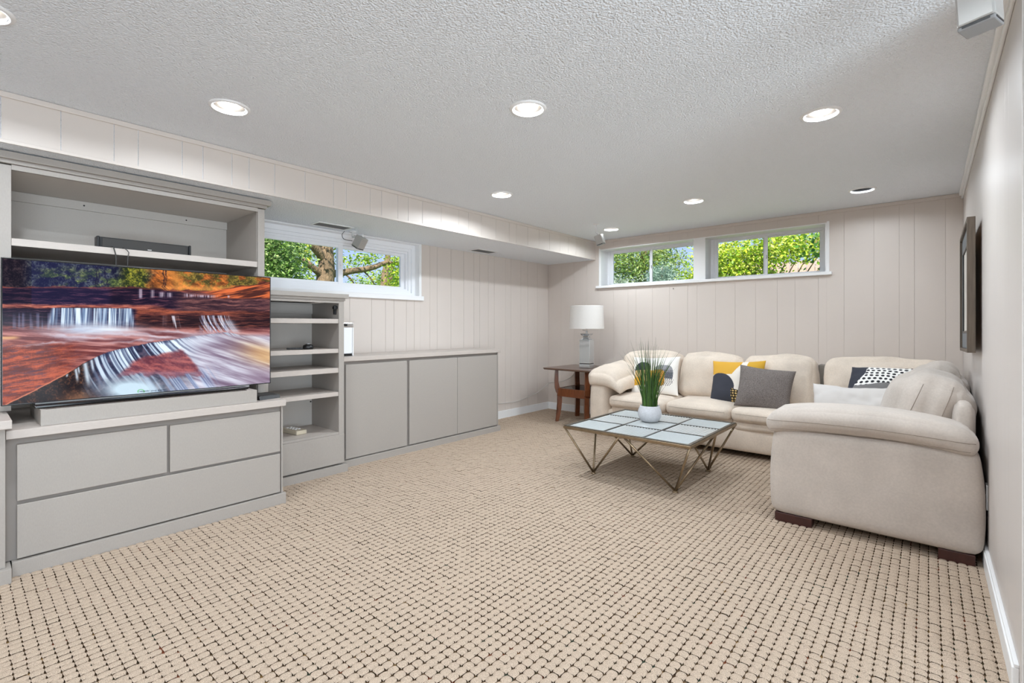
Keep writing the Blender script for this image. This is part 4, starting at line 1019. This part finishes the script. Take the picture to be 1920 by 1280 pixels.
WH = (240, 236, 230)
def print_shapes(u, v, side):
    if side: return WH
    c = WH
    # tan block with a navy dome above it
    if ((u + .50) / .40) ** 2 + ((v - .22) / .46) ** 2 < 1: c = (50, 54, 64) if v > .22 else c
    if -.90 < u < -.10 and -.58 < v <= .22:
        c = (206, 174, 122)
        if v < -.15 and u < -.45 - (v + .15) * .4: c = (212, 160, 44)
    if -.10 < u < .10 and -.62 < v < .18: c = (214, 160, 50)
    gx, gy = (u - .44) / .40, (v - .02) / .48
    if abs(gx) ** 3 + abs(gy) ** 3 < 1:
        c = (150, 150, 154) if v > .12 else (112, 114, 122)
        if v < .25 and dots(u, v, .062, .020): c = (40, 42, 50)
    if .42 < u < .86 and -.62 < v < -.22 and (u - .5) ** 2 / .13 + (v + .25) ** 2 / .15 < 1:
        c = WH if not dots(u, v, .075, .024) else (36, 36, 40)
    if abs((u - .26) / .26) ** 3 + abs((v + .20) / .44) ** 3 < 1:
        c = (214, 158, 56) if not dots(u, v, .07, .022) else (52, 40, 26)
    return c
def print_mustard(u, v, side):
    if side: return (212, 160, 50)
    c = (232, 224, 214)
    if v > .30 - .30 * (u + .1) * (u > -.1) and u < .16 - (.78 - v) * .55 and u < .2: c = (214, 164, 58)
    if ((u + .62) / .62) ** 2 + ((v + .32) / .68) ** 2 < 1 or (u < -.08 and v < -.35): c = (56, 58, 68)
    if -.12 < u < .30 and v < -.42 - (u - .05) * .3: c = (36, 30, 22) if not dots(u, v, .11, .036) else (216, 184, 120)
    if u > .42 and v > .45: c = (206, 160, 50)
    if .42 < u < .70 and .35 < v < .72: c = (176, 146, 120) if v < .66 else c
    if .2 < u < .45 and -.5 < v < .1 and dots(u, v, .2, .05): c = (150, 110, 80)
    return c
def print_dots(u, v, side):
    if side: return (60, 62, 70)
    if u < -.60 + .28 * v + .05 * math.sin(v * 5): return (52, 54, 64)
    if v < -.16 + .07 * math.sin(u * 3.5): return (120, 118, 118)
    return (240, 238, 234) if not dots(u, v, .17, .056) else (30, 30, 36)
rd = math.radians
pillow('throw_pillow', 'white throw pillow printed with navy, tan, grey and mustard shapes by the far sofa arm', M['print'], (-2.255, 4.99, .665), .52, .43, .15, rd(4), rd(20), rd(-3), print_shapes, 210, seed=1)
pillow('throw_pillow', 'mustard and navy printed throw pillow partly behind the grey one', M['print'], (-1.42, 5.0, .655), .50, .44, .15, rd(-4), rd(20), rd(-3), print_mustard, 170, seed=2)
pillow('throw_pillow', 'plain charcoal grey woven throw pillow on the back seat', M['greycloth'], (-1.135, 4.82, .635), .46, .40, .15, rd(6), rd(22), rd(5), None, 36, seed=3)
pillow('throw_pillow', 'plain white throw pillow just behind the near sofa arm', M['whitecloth'], (-.40, 4.20, .605), .52, .36, .16, rd(2), rd(28), rd(-1), None, 56, seed=4, amp=.02, slump=-.06)
pillow('throw_pillow', 'black and white dotted throw pillow slumped in the sofa corner', M['print'], (-.30, 4.80, .72), .44, .40, .17, rd(-12), rd(44), rd(-2), print_dots, 170, seed=5, amp=.009)

# ------------------------------------------------------------------ framed picture on the right wall
t = thing('picture_frame', 'dark bronze framed picture hanging on the right wall above the sofa', 'picture', (.18, 4.12, 1.43))
FXp = .160
def tilt_obj(name, bmq, m, par):
    bmesh.ops.rotate(bmq, cent=(.19, 4.12, 1.43), matrix=Matrix.Rotation(math.radians(-1.2), 3, 'X'), verts=bmq.verts)
    return obj(name, bmq, m, par)
b = NB(); bars(b, 'x', FXp, FXp + .036, 3.715, 4.53, 1.045, 1.808, .02); tilt_obj('frame', b, M['frame'], t)
b = NB(); bars(b, 'x', FXp + .012, FXp + .024, 3.735, 4.51, 1.065, 1.788, .10); tilt_obj('mount', b, M['mat'], t)
b = NB(); bars(b, 'x', FXp + .010, FXp + .016, 3.83, 4.415, 1.16, 1.693, .014); tilt_obj('fillet', b, M['black'], t)
b = bx(NB(), FXp + .017, FXp + .022, 3.836, 4.409, 1.166, 1.687); tilt_obj('artwork', b, mat('pale_print', (214, 210, 202), .4, var=.12, vscale=5), t)
b = bx(NB(), FXp + .025, FXp + .030, 3.735, 4.51, 1.065, 1.788); tilt_obj('backing', b, mat('backing_board', (168, 128, 92), .8), t)
t = thing('wall_outlet', 'white wall outlet plate low on the right wall behind the sofa arm', 'outlet', (XR, 3.40, .35))
box('plate', M['white'], t, XR - .007, XR - .0005, 3.36, 3.43, .285, .41, .002)
box('socket', M['vent_d'], t, XR - .009, XR - .007, 3.38, 3.41, .30, .335, .001); box('socket', M['vent_d'], t, XR - .009, XR - .007, 3.38, 3.41, .36, .395, .001)

tag(obj('wall_hook', tube(NB(), [(-2.33, YB - .0005, 1.655), (-2.33, YB - .012, 1.652), (-2.33, YB - .014, 1.664)], .0035, 6), M['wire']), 'tiny dark nail hook in the back wall below the left back window', 'hook')
# ------------------------------------------------------------------ garden outside
struct(obj('ground', (lambda b: (bx(b, -40, XL - WT - .9, -20, 40, 1.0, 1.42), bx(b, XL - WT - .9, 20, YB + WT + .9, 40, 1.0, 1.42), b)[2])(NB()), M['ground']))
def leaf_mat(name):
    m = bpy.data.materials.new(name); m.use_nodes = True; n = m.node_tree.nodes; l = m.node_tree.links; p = n['Principled BSDF']
    a = n.new('ShaderNodeVertexColor'); a.layer_name = 'print'
    p.inputs['Roughness'].default_value = .5; l.new(a.outputs['Color'], p.inputs['Base Color'])
    tr = n.new('ShaderNodeBsdfTranslucent'); l.new(a.outputs['Color'], tr.inputs[0])
    mx = n.new('ShaderNodeMixShader'); mx.inputs[0].default_value = .45; l.new(p.outputs[0], mx.inputs[1]); l.new(tr.outputs[0], mx.inputs[2])
    l.new(mx.outputs[0], n['Material Output'].inputs[0]); return m
LM = leaf_mat('leaf')
def foliage(parent, blobs, size, cols, seed, name='foliage', shape=2.0):
    """blobs: (centre, radii, count) - folded diamond leaves in clumps"""
    r = np.random.default_rng(seed); CO = []; CL = []
    pal = np.array([lin(c) for c in cols])
    for c, rad, n in blobs:
        ncl = max(4, n // 14)
        cc = r.normal(0, 1, (ncl, 3)); cc /= np.linalg.norm(cc, axis=1, keepdims=True); cc *= r.random((ncl, 1)) ** .45
        cc = np.array(c) + cc * np.array(rad)
        pick = r.integers(0, ncl, n); P = cc[pick] + r.normal(0, size * 1.6, (n, 3))
        d = r.normal(0, 1, (n, 3)); d[:, 2] = d[:, 2] * .6 - .45; d /= np.linalg.norm(d, axis=1, keepdims=True)
        s = np.cross(d, r.normal(0, 1, (n, 3))); s /= np.linalg.norm(s, axis=1, keepdims=True)
        nn = np.cross(d, s)
        L = size * r.uniform(.7, 1.4, (n, 1)); Wd = L / shape
        q = np.stack([P, P + d * L * .5 + s * Wd * .5 + nn * L * .08, P + d * L, P + d * L * .5 - s * Wd * .5 + nn * L * .08], 1)
        CO.append(q.reshape(-1, 3))
        k = (pal[r.integers(0, len(pal), ncl)][pick] * .6 + pal[r.integers(0, len(pal), n)] * .4) * r.uniform(.75, 1.2, (n, 1))
        CL.append(np.repeat(k, 4, axis=0))
    co = np.concatenate(CO) - np.array(WL[parent]); N = len(co) // 4
    me = bpy.data.meshes.new(name); me.vertices.add(len(co)); me.vertices.foreach_set('co', co.ravel())
    F = np.arange(len(co)).reshape(-1, 4); tri = np.concatenate([F[:, [0, 1, 2]], F[:, [0, 2, 3]]])
    me.loops.add(tri.size); me.loops.foreach_set('vertex_index', tri.ravel()); me.polygons.add(len(tri))
    me.polygons.foreach_set('loop_start', np.arange(0, tri.size, 3)); me.polygons.foreach_set('loop_total', np.full(len(tri), 3)); me.update()
    set_color(me, 'print', np.concatenate(CL)); me.materials.append(LM)
    o = link(bpy.data.objects.new(name, me)); o.parent = parent; o['kind'] = 'stuff'; return o
def limb(parent, name, pts, rs):
    P = [Vector(p) for p in pts]; out = []; rr = []
    for i in range(len(P) - 1):
        for k in range(4):
            f = k / 4; q = P[i].lerp(P[i + 1], f) + mnoise.noise_vector(P[i].lerp(P[i + 1], f) * 3) * rs[i] * .35; out.append(q); rr.append(rs[i] * (1 - f) + rs[i + 1] * f)
    out.append(P[-1]); rr.append(rs[-1])
    return obj(name, tube(NB(), out, rr, 12), M['bark'], parent, True)
YG = [(166, 200, 44), (204, 214, 58), (132, 176, 42), (222, 220, 96), (104, 148, 44)]
DG = [(96, 136, 62), (126, 164, 82), (66, 100, 50), (186, 206, 134), (150, 184, 100)]
OG = [(110, 130, 40), (136, 150, 54), (86, 110, 36), (160, 166, 76)]
# big maple seen through the left window
t = thing('maple_tree', 'thick-trunked forking tree with yellow-green leaves outside the left window', 'tree', (-8, 4.26, 1.42))
limb(t, 'trunk', [(-8, 4.27, 1.3), (-8, 4.265, 1.75), (-8, 4.26, 2.1), (-8, 4.25, 2.4), (-8.05, 4.28, 2.9), (-8.1, 4.3, 3.8)], [.18, .165, .15, .13, .11, .08])
limb(t, 'branch', [(-8, 4.24, 2.33), (-7.95, 4.11, 2.47), (-7.92, 4.0, 2.57), (-7.9, 3.92, 2.68), (-7.85, 3.78, 3.0)], [.085, .075, .07, .06, .05])
limb(t, 'branch', [(-8, 4.22, 2.04), (-7.95, 4.04, 2.17), (-7.92, 3.9, 2.26), (-7.9, 3.78, 2.32)], [.075, .06, .05, .04])
limb(t, 'branch', [(-8, 4.30, 2.13), (-8, 4.66, 2.19), (-7.95, 4.99, 2.27), (-7.92, 5.21, 2.34), (-7.9, 5.43, 2.43), (-7.9, 5.9, 2.44)], [.075, .06, .055, .05, .04, .03])
limb(t, 'branch', [(-8, 5.0, 2.24), (-7.95, 5.12, 2.12), (-7.95, 5.2, 2.0)], [.014, .012, .01])
limb(t, 'branch', [(-8, 4.62, 2.16), (-7.95, 4.72, 2.06), (-7.95, 4.8, 1.95)], [.018, .014, .01])
foliage(t, [((-8.5, 4.02, 2.42), (.2, .2, .2), 420), ((-8.5, 4.12, 2.66), (.25, .25, .16), 260), ((-8.3, 4.48, 2.50), (.3, .16, .24), 260), ((-8.4, 4.85, 2.42), (.3, .35, .14), 170), ((-8.2, 5.25, 2.52), (.3, .3, .10), 230), ((-7.7, 5.68, 2.44), (.25, .22, .2), 560), ((-8.2, 5.9, 2.2), (.3, .25, .25), 300), ((-8, 4.4, 3.5), (1.2, 1.6, .6), 2500), ((-8.3, 5.2, 2.05), (.3, .4, .12), 110), ((-8.3, 4.0, 2.05), (.3, .25, .14), 160)], .062, YG, 3)
t = thing('ash_tree', 'slim dark forked trunk outside the right half of the left window', 'tree', (-10.2, 7.0, 1.42))
limb(t, 'trunk', [(-10.2, 6.99, 1.3), (-10.2, 6.96, 2.25), (-10.2, 7.01, 2.6), (-10.2, 7.07, 3.1)], [.12, .10, .085, .06])
limb(t, 'branch', [(-10.2, 7.0, 2.1), (-10.2, 7.15, 2.35), (-10.2, 7.2, 2.8)], [.06, .05, .035])
foliage(t, [((-10.4, 7.4, 2.4), (.4, .4, .4), 600), ((-10.4, 7.1, 3.9), (.8, .8, .6), 900)], .07, OG + YG, 4)
t = thing('dense_shrub', 'dense mid-green tree filling the left end of the left window', 'tree', (-7.4, 3.05, 1.42))
limb(t, 'trunk', [(-7.6, 3.1, 1.3), (-7.6, 3.1, 2.3)], [.06, .04])
foliage(t, [((-7.4, 3.05, 2.3), (.5, .50, .55), 9000), ((-7.6, 2.5, 2.2), (.6, .5, .7), 4500), ((-7.6, 3.35, 1.9), (.3, .25, .25), 1200)], .052, DG, 5)
t = thing('far_hedge', 'loose pale-green shrubbery low behind the trees outside the left window', 'shrub', (-12, 6.0, 1.42))
limb(t, 'stem', [(-12, 6.2, 1.3), (-12, 6.2, 2.2)], [.05, .03])
foliage(t, [((-12, 5.2, 2.1), (.5, .8, .3), 900), ((-12, 6.9, 2.05), (.5, 1.0, .3), 700), ((-12, 8.3, 2.3), (.5, 1.0, .5), 1500)], .1, DG + YG, 6)
# behind the back windows
t = thing('willow_tree', 'dark green drooping tree in the left pane of the back windows', 'tree', (-5.6, 11.2, 1.42))
limb(t, 'trunk', [(-5.5, 11.4, 1.3), (-5.5, 11.4, 2.6), (-5.4, 11.4, 3.6)], [.13, .1, .06])
foliage(t, [((-5.5, 11.2, 2.75), (1.0, .6, .75), 5200), ((-4.75, 11.0, 2.75), (.42, .5, .45), 1500), ((-6.4, 11.4, 2.5), (.6, .5, .8), 1800)], .085, OG + DG, 7, shape=3)
t = thing('blue_spruce', 'bluish-grey spruce low in the middle of the back windows', 'tree', (-3.95, 9.05, 1.42))
limb(t, 'trunk', [(-3.95, 9.05, 1.3), (-3.95, 9.05, 2.36)], [.06, .015])
BS = [(150, 176, 160), (176, 198, 184), (112, 142, 126), (90, 120, 106)]
bl = []
for k in range(7):
    z = 1.72 + k * .09; rr_ = .56 * (1 - k / 7.6)
    for j in range(9):
        a = j * .698 + k * .4; bl.append(((-3.93 + rr_ * .6 * math.cos(a), 9.05 + rr_ * .6 * math.sin(a), z + .03 * math.sin(j * 5)), (rr_ * .42 + .02, rr_ * .42 + .02, .035), 75))
foliage(t, bl, .06, BS, 8, 'needles', 4)
t = thing('pale_shrub', 'pale silvery shrub at the foot of the drooping tree, back windows left', 'shrub', (-5.25, 9.85, 1.42))
limb(t, 'stem', [(-5.25, 9.85, 1.3), (-5.25, 9.85, 2.0)], [.04, .02])
foliage(t, [((-5.25, 9.85, 2.02), (.5, .22, .26), 1400)], .06, [(196, 206, 186), (120, 146, 126), (90, 116, 100), (210, 214, 200)], 9)
t = thing('yellow_bush', 'yellow-green bush at the right of the left back window', 'shrub', (-3.62, 10, 1.42))
limb(t, 'stem', [(-3.6, 10, 1.3), (-3.6, 10, 2.6)], [.04, .02])
foliage(t, [((-3.52, 10, 2.3), (.26, .3, .32), 900), ((-3.62, 10, 2.72), (.2, .2, .14), 130), ((-3.85, 10, 2.15), (.2, .2, .14), 200)], .065, YG, 10)
t = thing('viburnum_bush', 'bright yellow-green leafy bush filling the right back window', 'shrub', (-2.3, 8.6, 1.42))
for k in range(9):
    x = -2.35 + k * .12; limb(t, 'stem', [(x - .1, 8.7, 1.3), (x, 8.65, 1.9), (x + .18 + .03 * k, 8.6, 2.55)], [.012, .010, .006])
foliage(t, [((-2.55, 8.6, 2.2), (.52, .35, .48), 4600), ((-1.9, 8.6, 2.45), (.40, .3, .28), 2000), ((-1.45, 8.7, 2.5), (.35, .3, .22), 1000), ((-2.05, 8.7, 1.95), (.18, .2, .2), 300), ((-2.3, 8.8, 2.0), (.8, .4, .12), 600)], .056, YG + [(224, 226, 120)], 11, shape=1.7)
t = thing('near_sapling', 'broad dark-leaved sapling at the right end of the right back window', 'shrub', (-1.05, 7.3, 1.42))
limb(t, 'stem', [(-1.0, 7.3, 1.3), (-1.02, 7.3, 2.0), (-1.08, 7.3, 2.5)], [.012, .009, .005])
foliage(t, [((-1.02, 7.3, 2.14), (.06, .1, .16), 70), ((-1.04, 7.3, 2.44), (.16, .15, .10), 130)], .075, [(70, 120, 36), (96, 146, 44), (56, 100, 34)], 12, shape=1.5)
t = thing('board_fence', 'pale pinkish board fence far behind the bushes outside the back windows', 'fence', (-1.6, 13, 1.42))
for k in range(26):
    x = -4.2 + k * .17; box('fence_board', M['fence'], t, x, x + .16, 13, 13.02, 1.38, 2.74 + .01 * math.sin(k * 3), .002)
box('rail', M['fence'], t, -4.2, .22, 13.02, 13.06, 1.6, 1.68, .002); box('rail', M['fence'], t, -4.2, .22, 13.02, 13.06, 2.5, 2.58, .002)
